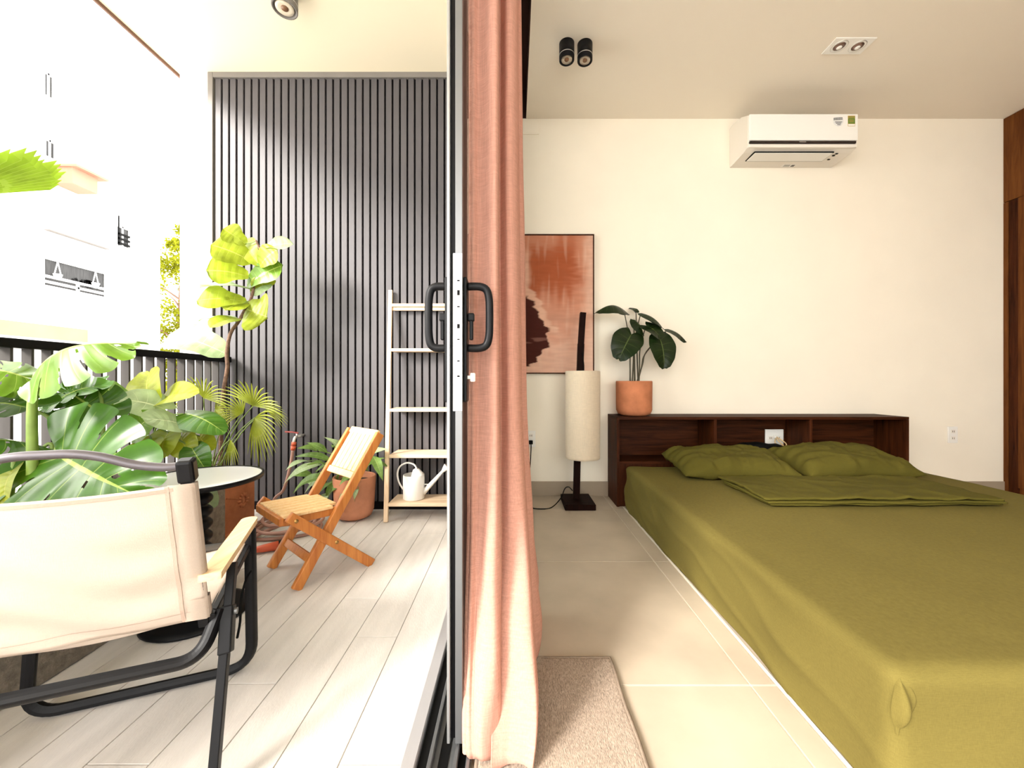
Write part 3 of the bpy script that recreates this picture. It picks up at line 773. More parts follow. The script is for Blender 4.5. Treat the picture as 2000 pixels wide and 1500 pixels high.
stalk(lc, [(.10, 2.588, .008), (.17, 2.57, .0045), (.25, 2.60, .0045), (.32, 2.66, .05), (.355, 2.71, .102), (.385, 2.72, .110), (.41, 2.715, .085)], .0035, BLACKM, name='cord')

ch = thing('black_pouch', (1.75, 2.72, .31), 'soft black bundle lying in the middle headboard cubby behind the pillows', 'pouch')
bm = B(); softbox(bm, (1.60, 2.66, .311), (1.90, 2.80, .412), .03, (12, 8, 6), lambda p, n: n * wr(p, .02, 9, 3)); obj('fabric', bm, BLACKM, ch, True)
lead = thing('charging_lead', (1.94, 2.84, .36), 'tangled cream charging leads hanging from the headboard socket', 'cable')
bm = B(); box(bm, 1.925, 1.952, 2.835, 2.8565, .435, .460, .004, 2); obj('plug', bm, PLASTIC, lead)
LEADM = mat('cream_lead', (.72, .50, .25), .5)
stalk(lead, [(1.938, 2.836, .448), (1.92, 2.80, .43), (1.945, 2.79, .40), (1.965, 2.80, .375), (1.985, 2.78, .35), (1.99, 2.76, .325)], .004, LEADM, name='lead')
stalk(lead, [(1.938, 2.836, .445), (1.955, 2.80, .425), (1.975, 2.79, .40), (1.960, 2.79, .37), (1.955, 2.77, .34), (1.98, 2.75, .318)], .004, LEADM, name='lead')
stalk(lead, [(1.93, 2.836, .44), (1.90, 2.80, .41), (1.93, 2.78, .395), (1.95, 2.79, .40), (1.94, 2.77, .365)], .0035, LEADM, name='lead')

jp = thing('junction_plate', (.12, ROOM_Y1, 2.71), 'blank cream cover plate high on the wall beside the curtain', 'cover plate')
z0, z1 = at(0, 263, ROOM_Y1).z, at(0, 245, ROOM_Y1).z
bm = B(); box(bm, .055, .185, ROOM_Y1 - .008, ROOM_Y1, z0, z1, .002, 1); obj('plate', bm, WALL, jp)
bm = B(); box(bm, .066, .174, ROOM_Y1 - .0095, ROOM_Y1 - .008, z0 + .011, z1 - .011, .001, 1); obj('inset', bm, WALL, jp)

# ------------------------------------------------------------------ air conditioner
AX0, AX1, AYF = 1.616, 2.374, 2.65
ac = thing('air_conditioner', (2.0, 2.77, 2.463), 'white split air conditioner mounted high on the cream wall', 'air conditioner')
yw = ROOM_Y1 - .001
prof = [(yw, 2.463), (yw, 2.752), (yw - .05, 2.757), (yw - .15, 2.738), (AYF + .022, 2.706), (AYF + .012, 2.700), (AYF + .012, 2.505), (AYF + .022, 2.480), (AYF + .06, 2.470), (yw - .05, 2.463)]
bm = B(); prism(bm, prof, 'X', AX0, AX1); obj('casing', bm, PLASTIC2, ac)
bm = B(); box(bm, AX0 + .006, AX1 - .004, AYF - .002, AYF + .014, 2.522, 2.704, .005, 3); fp = obj('front_panel', bm, PLASTIC, ac)
bm = B(); box(bm, AX0 + .008, AX1 - .014, AYF, AYF + .014, 2.504, 2.519, .002, 1); obj('dark_strip', bm, mat('gloss_black_brown', (.02, .01, .008), .15), ac)
bm = B(); box(bm, 1.965, 2.012, AYF - .0006, AYF + .0001, 2.509, 2.513); obj('strip_mark', bm, SILVER, fp)
bm = B(); box(bm, AX0 + .004, AX1 - .004, AYF + .006, AYF + .03, 2.478, 2.503, .006, 2); obj('lower_lip', bm, PLASTIC2, ac)
# louvre in the sloping underside
def und(y): return 2.470 + (2.463 - 2.470) * (y - (AYF + .06)) / (yw - .05 - AYF - .06) - .0015
bm = B(); box(bm, AX0 + .065, AX1 - .135, AYF + .040, AYF + .150, 2.4622, 2.4688); obj('air_slot', bm, BLACKM, ac)
bm = B(); box(bm, AX0 + .070, AX1 - .140, AYF + .043, AYF + .143, 2.4585, 2.4625, .0015, 1); obj('louvre', bm, PLASTIC, ac)
for k, (x, y) in enumerate(((2.265, AYF + .055), (2.262, AYF + .078), (2.266, AYF + .125))):
    bm = B(); box(bm, x, x + .016, y, y + .010, 2.4625, 2.4660); obj('indicator', bm, BLACKM, ac)
bm = B(); box(bm, 1.985, 2.085, AYF + .190, AYF + .222, 2.4610, 2.4636); st = obj('rating_label', bm, PLASTIC, ac)
bm = B()
for k in range(3): box(bm, 2.0, 2.045, AYF + .194 + .008 * k, AYF + .197 + .008 * k, 2.4604, 2.4611)
box(bm, 2.055, 2.08, AYF + .194, AYF + .216, 2.4604, 2.4611); obj('label_print', bm, mat('grey_print', (.12, .11, .10), .7), st)
# stickers on the front panel
GREEN = mat('energy_green', (.07, .19, .02), .5); GOLD = mat('energy_gold', (.50, .30, .07), .5); INK = mat('sticker_ink', (.03, .03, .035), .6)
ya = AYF - .0028
bm = B(); box(bm, 2.298, 2.348, ya, AYF - .0018, 2.618, 2.690); e = obj('energy_label', bm, GOLD, ac, label='green and gold energy label')
bm = B(); box(bm, 2.300, 2.346, ya - .0006, ya, 2.636, 2.672); box(bm, 2.300, 2.346, ya - .0006, ya, 2.678, 2.683); obj('green_field', bm, GREEN, e)
bm = B(); box(bm, 2.300, 2.346, ya - .0006, ya, 2.620, 2.632); obj('white_field', bm, PLASTIC, e)
bm = B()
for k in range(3): box(bm, 2.306, 2.340, ya - .0011, ya - .0006, 2.644 + .008 * k, 2.647 + .008 * k)
obj('label_lines', bm, GOLD, e)
sh = [(2.197, 2.672), (2.212, 2.680), (2.232, 2.684), (2.252, 2.680), (2.267, 2.672), (2.268, 2.645), (2.256, 2.625), (2.232, 2.614), (2.208, 2.625), (2.196, 2.645)]
bm = B(); prism(bm, sh, 'Y', ya, AYF - .0018); e = obj('shield_sticker', bm, mat('sticker_white', (.75, .74, .72), .4), ac, label='white shield sticker with black lettering')
bm = B()
for (x0, x1, z) in ((2.200, 2.262, 2.668), (2.200, 2.262, 2.659)):
    n_ = 7
    for q in range(n_):
        xa = x0 + (x1 - x0) * q / n_
        box(bm, xa, xa + (x1 - x0) / n_ * .72, ya - .0006, ya, z + .0006 * q, z + .0065 + .0006 * q)
for (x0, x1, z) in ((2.208, 2.258, 2.645), (2.214, 2.252, 2.636), (2.224, 2.248, 2.626)): box(bm, x0, x1, ya - .0006, ya, z, z + .004)
obj('sticker_print', bm, INK, e)

# ------------------------------------------------------------------ ceiling lamps in the bedroom
def can(name, x, y, zc, r, h, m, label, group, lensm):
    t = thing(name, (x, y, zc - h), label, 'spotlight', group)
    bm = B(); lathe(bm, (x, y, zc - h), [(0, .012), (r - .010, .012), (r - .008, .0), (r - .001, .0), (r, .002), (r, h - .0), (0, h)], 28); obj('housing', bm, m, t, True)
    bm = B(); lathe(bm, (x, y, zc - h), [(r + .0005, .026), (r + .001, .028), (r + .0005, .030), (r - .002, .030), (r - .002, .026), (r + .0005, .026)], 28); obj('ring', bm, SILVER, t, True)
    bm = B(); lathe(bm, (x, y, zc - h), [(0, .005), (r * .42, .006), (r * .70, .002), (r * .74, .0115), (0, .0115)], 24); l = obj('reflector', bm, lensm, t, True)
    bm = B(); lathe(bm, (x, y, zc - h), [(0, .0015), (r * .28, .002), (r * .30, .0065), (0, .0065)], 18); obj('lens', bm, mat('amber_lens', (.20, .10, .05), .2), l, True)
    for q in (t,): pass
    return t
REFL = mat('reflector_chrome', (.50, .44, .38), .25, metal=.7)
can('ceiling_spotlight', .305, 2.245, CZ, .044, .098, BLACK, 'black cylinder ceiling spotlight nearest the curtain', 'black bedroom spotlights', REFL)
can('ceiling_spotlight', .412, 2.250, CZ, .044, .098, BLACK, 'black cylinder ceiling spotlight further from the curtain, right of its twin', 'black bedroom spotlights', REFL)
rd = thing('recessed_downlight', (1.962, 2.255, CZ), 'white rectangular twin recessed downlight in the bedroom ceiling', 'downlight')
bm = B(); box(bm, 1.845, 2.080, 2.200, 2.312, CZ - .006, CZ - .0002, .002, 1); pl = obj('bezel', bm, PLASTIC, rd)
for cx in (1.908, 2.016):
    bm = B(); lathe(bm, (cx, 2.256, CZ - .0085), [(.030, .002), (.040, .0), (.043, .002), (.040, .0035), (.034, .0022)], 26); lm = obj('lamp', bm, SILVER, rd, True)
    bm = B(); lathe(bm, (cx, 2.256, CZ - .0078), [(0, .0), (.018, .0), (.031, .0017), (0, .0017)], 22); obj('reflector', bm, mat('dark_reflector', (.22, .13, .10), .3, metal=.5), lm, True)
    bm = B(); lathe(bm, (cx + .004, 2.262, CZ - .011), [(0, -.003), (.012, -.001), (.015, .003), (0, .003)], 18); obj('bulb', bm, PLASTIC, lm, True)

# ------------------------------------------------------------------ painting
PX0, PX1, PZ0, PZ1 = .012, .593, .916, 1.955
pt = thing('painting', (.3, ROOM_Y1, PZ0), 'tall framed abstract painting in terracotta, pink and dark brown', 'painting')
bm = B()
for a in ((PX0, PX1, PZ1 - .008, PZ1), (PX0, PX1, PZ0, PZ0 + .008), (PX0, PX0 + .008, PZ0 + .008, PZ1 - .008), (PX1 - .008, PX1, PZ0 + .008, PZ1 - .008)):
    box(bm, a[0], a[1], ROOM_Y1 - .030, ROOM_Y1 - .0005, a[2], a[3], .001, 1)
obj('frame', bm, DARKWOODZ, pt)
def sst(a, b, x):
    t = max(0, min(1, (x - a) / (b - a))); return t * t * (3 - 2 * t)
def mixc(a, b, f): return tuple(p + (q - p) * f for p, q in zip(a, b))
def art(X, Z):
    """colour of the canvas at wall position X (m), Z (m); fx,fz run over the visible strip"""
    fx = (X - .06) / .53; fz = (PZ1 - Z) / (PZ1 - PZ0)           # 0..1 right, 0..1 down
    N = lambda s, o, sx=1, sz=1: noise.noise(Vector((X * s * sx + o, Z * s * sz - o, o * .7)))
    n1, n2, n3 = N(4, 3), N(14, 7), N(30, 11, .4, 2.2)
    pink = (.60, .30, .21); rust = (.33, .075, .025); pale = (.70, .47, .36); brown = (.055, .014, .010); mid = (.49, .20, .12)
    c = mixc(mid, pink, sst(.2, .9, fz + .15 * n1))
    c = mixc(c, pale, .5 * sst(.62, .9, fz + .1 * n2))
    blk = sst(.02, .14, fx + .05 * n2) * (1 - sst(.62, .86, fx + .07 * n3)) * sst(.02, .16, fz + .05 * n3) * (1 - sst(.34, .52, fz + .12 * N(9, 4, 2.5, .3)))
    c = mixc(c, rust, .80 * blk)
    c = mixc(c, rust, .45 * sst(.25, .55, n1) * (1 - sst(.5, .6, fz)))
    c = mixc(c, pale, .55 * sst(.80, .95, fx + .04 * n2))
    c = mixc(c, pale, .30 * max(0, N(22, 2, 1.6, .25) - .15) * 2)
    c = mixc(c, rust, .45 * sst(.12, .2, fx + .03 * n3) * (1 - sst(.5, .62, fx + .04 * n2)) * sst(.13, .2, fz + .03 * n2) * (1 - sst(.30, .42, fz + .05 * n3)))
    c = mixc(c, pale, .55 * (1 - sst(.0, .14, fx + .04 * n2)) * sst(.05, .2, fz) * (1 - sst(.36, .44, fz)))
    # stepped pale outline and dark mass on the left
    steps = [(.36, -.05), (.44, .06), (.50, .16), (.58, .22), (.645, .30), (.68, .38), (.73, .33), (.80, .36), (.84, .26), (.90, .20), (.95, .10)]
    lim = -.2
    for (za, la), (zb_, lb) in zip(steps, steps[1:]):
        if za <= fz <= zb_: lim = la + (lb - la) * sst(.25, .75, (fz - za) / (zb_ - za))
    lim += .035 * n2 + .02 * n3
    if .36 < fz < .95:
        c = mixc(c, (.66, .40, .29), .8 * (1 - sst(lim + .09, lim + .14, fx)) * (1 - sst(.66, .74, fz)))
        c = mixc(c, brown, (1 - sst(lim - .01, lim + .02, fx)) * sst(.43, .46, fz))
        if .74 < fz < .78: c = mixc(c, (.28, .13, .10), .45 * (1 - sst(lim, lim + .05, fx)) * sst(.1, .5, n3 + .3))
    hor = math.exp(-((fz - .60 - .02 * n1) / .03) ** 2) * sst(.25, .4, fx)
    c = mixc(c, (.44, .22, .15), .5 * hor)
    k = 1 + .10 * n3
    return tuple(max(0, min(1, q * k)) for q in c)
nx, nz = 110, 190
verts, faces, cols = [], [], []
for j in range(nz + 1):
    for i in range(nx + 1):
        X = PX0 + .008 + (PX1 - PX0 - .016) * i / nx; Z = PZ0 + .008 + (PZ1 - PZ0 - .016) * j / nz
        verts.append((X - .3, ROOM_Y1 - .022 - ROOM_Y1, Z - PZ0)); cols.append(art(X, Z))
for j in range(nz):
    for i in range(nx):
        a = j * (nx + 1) + i; faces.append((a, a + 1, a + nx + 2, a + nx + 1))
me = bpy.data.meshes.new('canvas'); me.from_pydata(verts, [], faces)
ca = me.color_attributes.new('paint', 'FLOAT_COLOR', 'POINT')
for i, c in enumerate(cols): ca.data[i].color = (*c, 1)
m, nt, b = principled('canvas_paint'); an = nt.nodes.new('ShaderNodeAttribute'); an.attribute_name = 'paint'
nt.links.new(an.outputs['Color'], b.inputs['Base Color']); b.inputs['Roughness'].default_value = .9; b.inputs['Specular IOR Level'].default_value = .1
ns_ = nt.nodes.new('ShaderNodeTexNoise'); ns_.inputs['Scale'].default_value = 60; bp_ = nt.nodes.new('ShaderNodeBump'); bp_.inputs['Strength'].default_value = .2; bp_.inputs['Distance'].default_value = .003
nt.links.new(ns_.outputs['Fac'], bp_.inputs['Height']); nt.links.new(bp_.outputs[0], b.inputs['Normal'])
me.materials.append(m)
o = bpy.data.objects.new('canvas', me); COL.objects.link(o); o.parent = pt; ORG[o] = ORG[pt]
bm = B(); box(bm, PX0 + .006, PX1 - .006, ROOM_Y1 - .0215, ROOM_Y1 - .001, PZ0 + .006, PZ1 - .006); obj('backing', bm, BLACKM, pt)

# ------------------------------------------------------------------ floor lamp
lp = thing('floor_lamp', (.44, 2.67, 0), 'floor lamp with a tall cream linen cylinder shade on a dark wooden post', 'floor lamp')
bm = B(); box(bm, .335, .540, 2.545, 2.80, .001, .040, .003, 2); obj('base', bm, EBONY, lp)
bm = B(); beam(bm, (.431, 2.68, .040), (.438, 2.68, .34), (1, 0, 0), .044, .034, .002); 
post = [(.438, .34), (.446, .60), (.455, .90), (.463, 1.12), (.474, 1.30), (.478, 1.338)]
for (a, za), (b_, zb_) in zip(post, post[1:]):
    beam(bm, (a, 2.68, za - .001), (b_, 2.68, zb_), (1, 0, 0), .044 if za < .95 else .040, .034, .001)
obj('post', bm, EBONY, lp)
bm = B(); SX, SY, SR = .474, 2.672, .119
lathe(bm, (SX, SY, 0), [(SR - .002, .928), (SR, .930), (SR + .001, .925), (SR, .34), (SR, .327), (SR - .003, .325), (SR - .003, .345), (SR - .003, .925), (SR - .002, .928)], 48); sd = obj('lamp_shade', bm, SHADE, lp, True)
bm = B()
for k in range(3):
    a = 2 * math.pi * k / 3 + .5
    tube(bm, [(SX - .03, SY, .80), (SX + math.cos(a) * (SR - .003), SY + math.sin(a) * (SR - .003), .80)], .0025, 6)
tube(bm, [(SX + (SR - .004) * math.cos(2*math.pi*q/32), SY + (SR - .004) * math.sin(2*math.pi*q/32), .92) for q in range(32)], .002, 6, closed=True)
obj('shade_ring', bm, BLACK, lp)
bm = B(); cyl(bm, (SX, SY, .60), (SX, SY, .66), .018, 14); lathe(bm, (SX, SY, .66), [(0, .11), (.02, .105), (.03, .08), (.03, .06), (.014, .0), (0, 0)], 16); obj('bulb', bm, PLASTIC, lp, True)
stalk(lp, [(.466, 2.656, 1.06), (.478, 2.655, .99), (.480, 2.656, .93), (.478, 2.66, .70), (SX, SY, .66)], .003, BLACKM, name='cable')

# ------------------------------------------------------------------ potted philodendron on the headboard
def pot(bm, c, rt, rb, h, wall=.012, round_=.03, seg=44):
    lathe(bm, c, [(0, 0), (rb - round_, 0), (rb - round_ * .3, round_ * .3), (rb, round_), (rt, h - .006), (rt - .003, h), (rt - wall + .002, h), (rt - wall, h - .005), (rt - wall, h - .04), (0, h - .04)], seg)
    return bm
PC = Vector((.857, 2.757, HZ)); ph = thing('potted_philodendron', PC, 'dark heart-leaved houseplant in a terracotta pot on the headboard', 'potted plant')
bm = B(); pot(bm, PC + Vector((0, 0, .0005)), .126, .124, .246, .010, .040); obj('pot', bm, TERRA, ph, True)
bm = B(); lathe(bm, PC, [(0, .212), (.06, .214), (.1145, .208)], 24); obj('soil', bm, SOIL, ph, True)
ph_l = [  # base, tip, normal, width in px, depth of base/tip
    ((1226, 611), (1160, 613), (0, -.35, 1), 17, 2.76, 2.70, dict(arch=.22, fold=-.5)),
    ((1236, 648), (1209, 702), (-.25, -1, .35), 25, 2.74, 2.66, dict(fold=.12)),
    ((1236, 622), (1258, 656), (.5, -.8, .5), 11, 2.76, 2.72, dict(fold=-.5)),
    ((1246, 610), (1296, 643), (.45, -.25, 1), 11, 2.77, 2.70, dict(arch=.12, fold=-.6)),
    ((1258, 634), (1291, 660), (.15, -.8, .7), 17, 2.74, 2.66, dict(fold=.1)),
    ((1286, 653), (1297, 720), (.15, -1, .25), 23, 2.72, 2.66, dict(fold=.15)),
    ((1300, 641), (1341, 668), (.5, -.4, .8), 13, 2.74, 2.70, dict(arch=.1, fold=-.45)),
    ((1244, 612), (1228, 603), (0, -.5, 1), 8, 2.80, 2.84, dict(fold=.3)),
]
for b_, t_, n_, wpx, ya, yb, kw in ph_l:
    P0, P1 = at(*b_, ya), at(*t_, yb)
    lf = leaf(ph, P0, P1, n_, wpx * 1.2 * 2.72 / F, L_DARK, 'heart', wave=.10, **kw)
    ex = PC + Vector(((P0.x - PC.x) * .12 + random.uniform(-.03, .03), random.uniform(-.03, .02), .215))
    midp = ex.lerp(P0, .55) + Vector(((PC.x - P0.x) * .18, 0, .02))
    stalk(ph, [ex, ex.lerp(midp, .6), midp, P0 + (P1 - P0) * .10], .0055, STEMD, .0035, name='stalk')

# ------------------------------------------------------------------ rug
rg = thing('rug', (.1, 1.0, 0), 'small taupe woven mat with a stitched edge beside the curtain', 'rug')
bm = B(); softbox(bm, (-.085, .815, .0015), (.292, 1.180, .013), .005, (30, 30, 3), lambda p, n: Vector((wr(p, .004, 8, 1), wr(p, .004, 8, 4), wr(p, .002, 9, 2) + .001))); obj('weave', bm, RUG, rg, True)
bm = B()
pp = []
for (xa, ya_, xb, yb_) in ((-.083, 1.178, .290, 1.178), (.290, 1.178, .290, .817), (.290, .817, -.083, .817), (-.083, .817, -.083, 1.178)):
    for k in range(14):
        q = Vector((xa + (xb - xa) * k / 14, ya_ + (yb_ - ya_) * k / 14, .008)); q += Vector((wr(q, .004, 8, 1), wr(q, .004, 8, 4), 0)); pp.append(q)
tube(bm, pp, .0062, 8, closed=True); obj('binding', bm, RUGB, rg, True)

# ------------------------------------------------------------------ curtain, gathered against the door leaf
cu = thing('curtain', (-.03, 1.0, 0), 'salmon pink linen curtain gathered beside the sliding door', 'curtain')
# plan of the gathered cloth (X, Y) from the room-side back fold to the leading edge by the door leaf
PLAN = [(.045, 1.420), (-.055, 1.395), (-.100, 1.37), (-.04, 1.335), (.030, 1.315), (.034, 1.29), (-.03, 1.27), (-.090, 1.25), (-.060, 1.22),
        (.008, 1.180), (.022, 1.150), (.024, 1.118), (.016, 1.082), (.000, 1.062), (-.018, 1.060), (-.030, 1.075), (-.0395, 1.085), (-.0425, 1.060),
        (-.0385, 1.015), (-.0385, .985), (-.048, .968), (-.064, .970), (-.080, .985), (-.094, .990), (-.104, .980), (-.1105, .985), (-.112, 1.01)]
plan = smooth_path([Vector((x, y, 0)) for x, y in PLAN], 7)
NZ = 70; H0, H1 = .021, 3.02
bm = B(); grid = []
for j in range(NZ + 1):
    tz = j / NZ; z = H0 + (H1 - H0) * tz ** 1.3
    row = []
    kick = max(0, 1 - z / .75) ** 1.4                      # the hem swings out towards the room's near end
    flare = 1 + .62 * max(0, 1 - z / .80) ** 1.5 - .24 * sst(.5, 2.4, z)
    pinch = 1 - .30 * max(0, 1 - z / .16) ** 2
    for i, p in enumerate(plan):
        q = i / (len(plan) - 1)
        cx = -.045
        f_ = flare * pinch if p.x > cx else 1 + (flare - 1) * .05 - .35 * (1 - pinch)
        x = cx + (p.x - cx) * f_
        low = max(0, 1 - z / .6)
        wv = .005 * noise.noise(Vector((q * 8, z * 1.1, 2.0))) + .018 * low * noise.noise(Vector((q * 9, z * 3.4, 4.0)))
        x += wv * (1 if x > -.09 else .2)
        y = p.y + .006 * noise.noise(Vector((q * 7 + 5, z * 1.1, 9.0))) - kick * (.13 + .15 * sst(1.0, 1.10, p.y)) * (1 - sst(1.19, 1.40, p.y)) + .03 * low * noise.noise(Vector((q * 11, z * 4, 14.0)))
        x = max(x, -.1125)
        row.append(bm.verts.new((x, y, z + (.004 * math.sin(q * 40) if j == 0 else 0))))
    grid.append(row)
for j in range(NZ):
    for i in range(len(plan) - 1):
        bm.faces.new((grid[j][i], grid[j][i+1], grid[j+1][i+1], grid[j+1][i]))
hemline = [r_[-7].co.copy() for r_ in grid]
co = obj('cloth', bm, CURT, cu, True)
sm = co.modifiers.new('thick', 'SOLIDIFY'); sm.thickness = .0018; sm.offset = 0
# puckered side hem along the leading edge
bm = B(); prev = None
hl_ = smooth_path(hemline, 5)
for k, p in enumerate(hl_):
    wob = .0016 * math.sin(k * 1.9) + .0012 * math.sin(k * 4.7)
    ring = []
    for q, (dx, dy) in enumerate(((-.0085, .001), (-.005, -.003), (.0, -.0035), (.005, -.003), (.0085, .001))):
        ring.append(bm.verts.new((p.x + dx, p.y + dy + (wob if q in (1, 3) else -wob if q == 2 else 0) - .001, p.z)))
    if prev:
        for q in range(4): bm.faces.new((prev[q], prev[q+1], ring[q+1], ring[q]))
    prev = ring
obj('side_hem', bm, CURT, cu, True)
bm = B(); box(bm, -.045, .02, ROOM_Y0 + .1, 2.80, 3.025, 3.0395); obj('curtain_rail', bm, PLASTIC, cu)

# ------------------------------------------------------------------ camping chair with canvas back, seen from behind
O = Vector((-.933, .8655, 0)); WV = Vector((.932, .363, 0)).normalized(); FV = Vector((-WV.y, WV.x, 0))
def C(a, b, z): return O + WV * a + FV * b + Vector((0, 0, z))
cc = thing('camping_chair', O, 'low black folding camp chair with cream canvas back and wooden armrests', 'chair')
def rounded(pts, rad, n=6):
    P = [Vector(p) for p in pts]; out = [P[0]]
    for i in range(1, len(P) - 1):
        a = (P[i-1] - P[i]); b = (P[i+1] - P[i]); r = min(rad, a.length * .45, b.length * .45)
        p0 = P[i] + a.normalized() * r; p2 = P[i] + b.normalized() * r
        for k in range(n + 1):
            t = k / n; out.append((1-t)**2 * p0 + 2*t*(1-t) * P[i] + t*t * p2)
    out.append(P[-1]); return out
bm = B(); tube(bm, rounded([C(.232, .225, .412), C(.242, .205, .012), C(-.242, .205, .012), C(-.232, .225, .412)], .07, 8), .0125, 12, sq=True); obj('front_leg_loop', bm, BLACK, cc)
bm = B(); tube(bm, rounded([C(.238, -.055, .325), C(.215, -.10, .243), C(-.215, -.10, .243), C(-.238, -.055, .325)], .13, 9), .0115, 12, sq=True); obj('rear_seat_bar', bm, BLACK, cc)
for s in (-1, 1):
    bm = B(); beam(bm, C(.250 * s, -.005, .410), C(.262 * s, -.185, .001), FV, .024, .018, .002); lg = obj('rear_leg', bm, BLACK, cc)
    bm = B(); cyl(bm, C(.215 * s, -.052, .312), C(.272 * s, -.052, .312), .0075, 12); obj('pivot_pin', bm, GREYAL, lg)
    bm = B(); beam(bm, C(.252 * s, -.045, .325), C(.258 * s, -.085, .235), FV, .030, .026, .003); obj('pivot_bracket', bm, BLACK, lg)
    bm = B(); beam(bm, C(.213 * s, -.066, .30), C(.211 * s, -.158, .668), WV, .020, .016, .002); obj('back_post', bm, BLACK, cc)
    bm = B(); beam(bm, C(.212 * s, -.151, .650), C(.211 * s, -.162, .698), WV, .030, .030, .006); obj('post_cap', bm, BLACK, cc)
    bm = B(); beam(bm, C(.226 * s, -.075, .318), C(.226 * s, .235, .365), WV, .018, .018, .002); obj('seat_rail', bm, BLACK, cc)
    # armrest: a board with rounded ends
    A0, A1 = C(.237 * s, -.115, .427), C(.222 * s, .275, .427)
    bm = B(); n_ = 8; dv = (A1 - A0).normalized(); wv_ = Vector((0, 0, 1)).cross(dv); top = []; bot = []
    outline = []
    for k in range(n_ + 1):
        a = math.pi * k / n_; outline.append(A1 - dv * .021 + dv * math.sin(a) * .021 + wv_ * math.cos(a) * .021)
    outline += [A0 - wv_ * .021, A0 + wv_ * .021]
    for p in outline: top.append(bm.verts.new(p + Vector((0, 0, .008)))); bot.append(bm.verts.new(p - Vector((0, 0, .008))))
    bm.faces.new(top); bm.faces.new(bot[::-1])
    for k in range(len(top)): bm.faces.new((top[k], bot[k], bot[(k+1) % len(top)], top[(k+1) % len(top)]))
    bmesh.ops.recalc_face_normals(bm, faces=bm.faces[:]); obj('armrest', bm, BEECH, cc, label='pale wooden armrest')
bm = B(); tube(bm, smooth_path([C(.203, -.160, .684), C(.175, -.162, .684), C(.13, -.163, .693), (C(.08, -.164, .712)), C(.04, -.165, .7205), C(0, -.165, .7215), C(-.04, -.165, .7205), C(-.08, -.164, .712), C(-.13, -.163, .693), C(-.175, -.162, .684), C(-.203, -.160, .684)], 5), .0085, 12); obj('top_tube', bm, mat('satin_grey_tube', (.10, .09, .10), .35, metal=.5), cc, True)
bm = B(); tube(bm, [C(.222, .235, .368), C(-.222, .235, .368)], .010, 12); obj('front_seat_bar', bm, GREYAL, cc, True)
# canvas back (slight sag between the posts), seams and seat
def backpt(a, q):          # a across -1..1, q 0 bottom .. 1 top
    sag = -.020 * (1 - a * a) * (.55 + .45 * math.sin(math.pi * q))
    z = .322 + (.648 - .322) * q - (1 - a * a) * .010 * q
    b = -.067 + (-.150 + .067) * q
    rp = .0060 * math.sin(q * 20 + 3 * a + 1.5 * math.sin(4 * a)) * (1 - a * a) * (1 - q) ** .7
    return C(.226 * a, b + sag - .010 + rp, z)
bm = B(); NA, NQ = 40, 40
V = [[bm.verts.new(backpt(2 * i / NA - 1, j / NQ)) for i in range(NA + 1)] for j in range(NQ + 1)]
for j in range(NQ):
    for i in range(NA): bm.faces.new((V[j][i], V[j][i+1], V[j+1][i+1], V[j+1][i]))
bk = obj('canvas_back', bm, CANVAS, cc, True); md = bk.modifiers.new('thick', 'SOLIDIFY'); md.thickness = .003; md.offset = 0
for s in (-1, 1):      # sleeve round each post
    bm = B()
    pr = None
    for j in range(13):
        q = j / 12; ring = []
        if .20 < q < .27: pr = None; continue
        for (da, db) in ((-.03, -.0125), (.009, -.014), (.015, -.002), (.012, .014), (-.012, .015)):
            p = backpt(s * .94, q); ring.append(bm.verts.new(p + WV * (s * da) + FV * (db + .008)))
        if pr:
            for k in range(4): bm.faces.new((pr[k], pr[k+1], ring[k+1], ring[k]))
        pr = ring
    obj('post_sleeve', bm, CANVAS, cc, True)
bm = B()
for s in (-1, 1):
    for off in (.80, ):
        tubep = [backpt(s * off, j / 20) - FV * .0022 for j in range(21)]
        pr = None
        for p in tubep:
            r_ = [bm.verts.new(p - WV * .0035 - FV * .0002), bm.verts.new(p + WV * .0035 - FV * .0002)]
            if pr: bm.faces.new((pr[0], pr[1], r_[1], r_[0]))
            pr = r_
for q0, hw in ((.975, .011), (.075, .0016)):
    pr = None
    for i in range(31):
        a = 2 * i / 30 - 1
        r_ = [bm.verts.new(backpt(a, q0 - hw) - FV * .0025), bm.verts.new(backpt(a, q0 + hw) - FV * .0025)]
        if pr: bm.faces.new((pr[0], pr[1], r_[1], r_[0]))
        pr = r_
obj('back_seams', bm, SEAM, cc)
bm = B(); NQ2 = 20
V = [[bm.verts.new(C(.222 * (2*i/NA - 1), -.055 + .29 * j / NQ2, .330 + .048 * j / NQ2 - .030 * (1 - (2*i/NA - 1) ** 2))) for i in range(NA + 1)] for j in range(NQ2 + 1)]
for j in range(NQ2):
    for i in range(NA): bm.faces.new((V[j][i], V[j][i+1], V[j+1][i+1], V[j+1][i]))
st = obj('canvas_seat', bm, CANVAS, cc, True); md = st.modifiers.new('thick', 'SOLIDIFY'); md.thickness = .003
bm = B(); tube(bm, smooth_path([C(.243, .19, .30), C(.235, .17, .285), C(.228, .15, .24), C(.236, .11, .20), C(.245, .05, .19)], 4), .003, 6); obj('strut_cord', bm, BLACKM, cc)

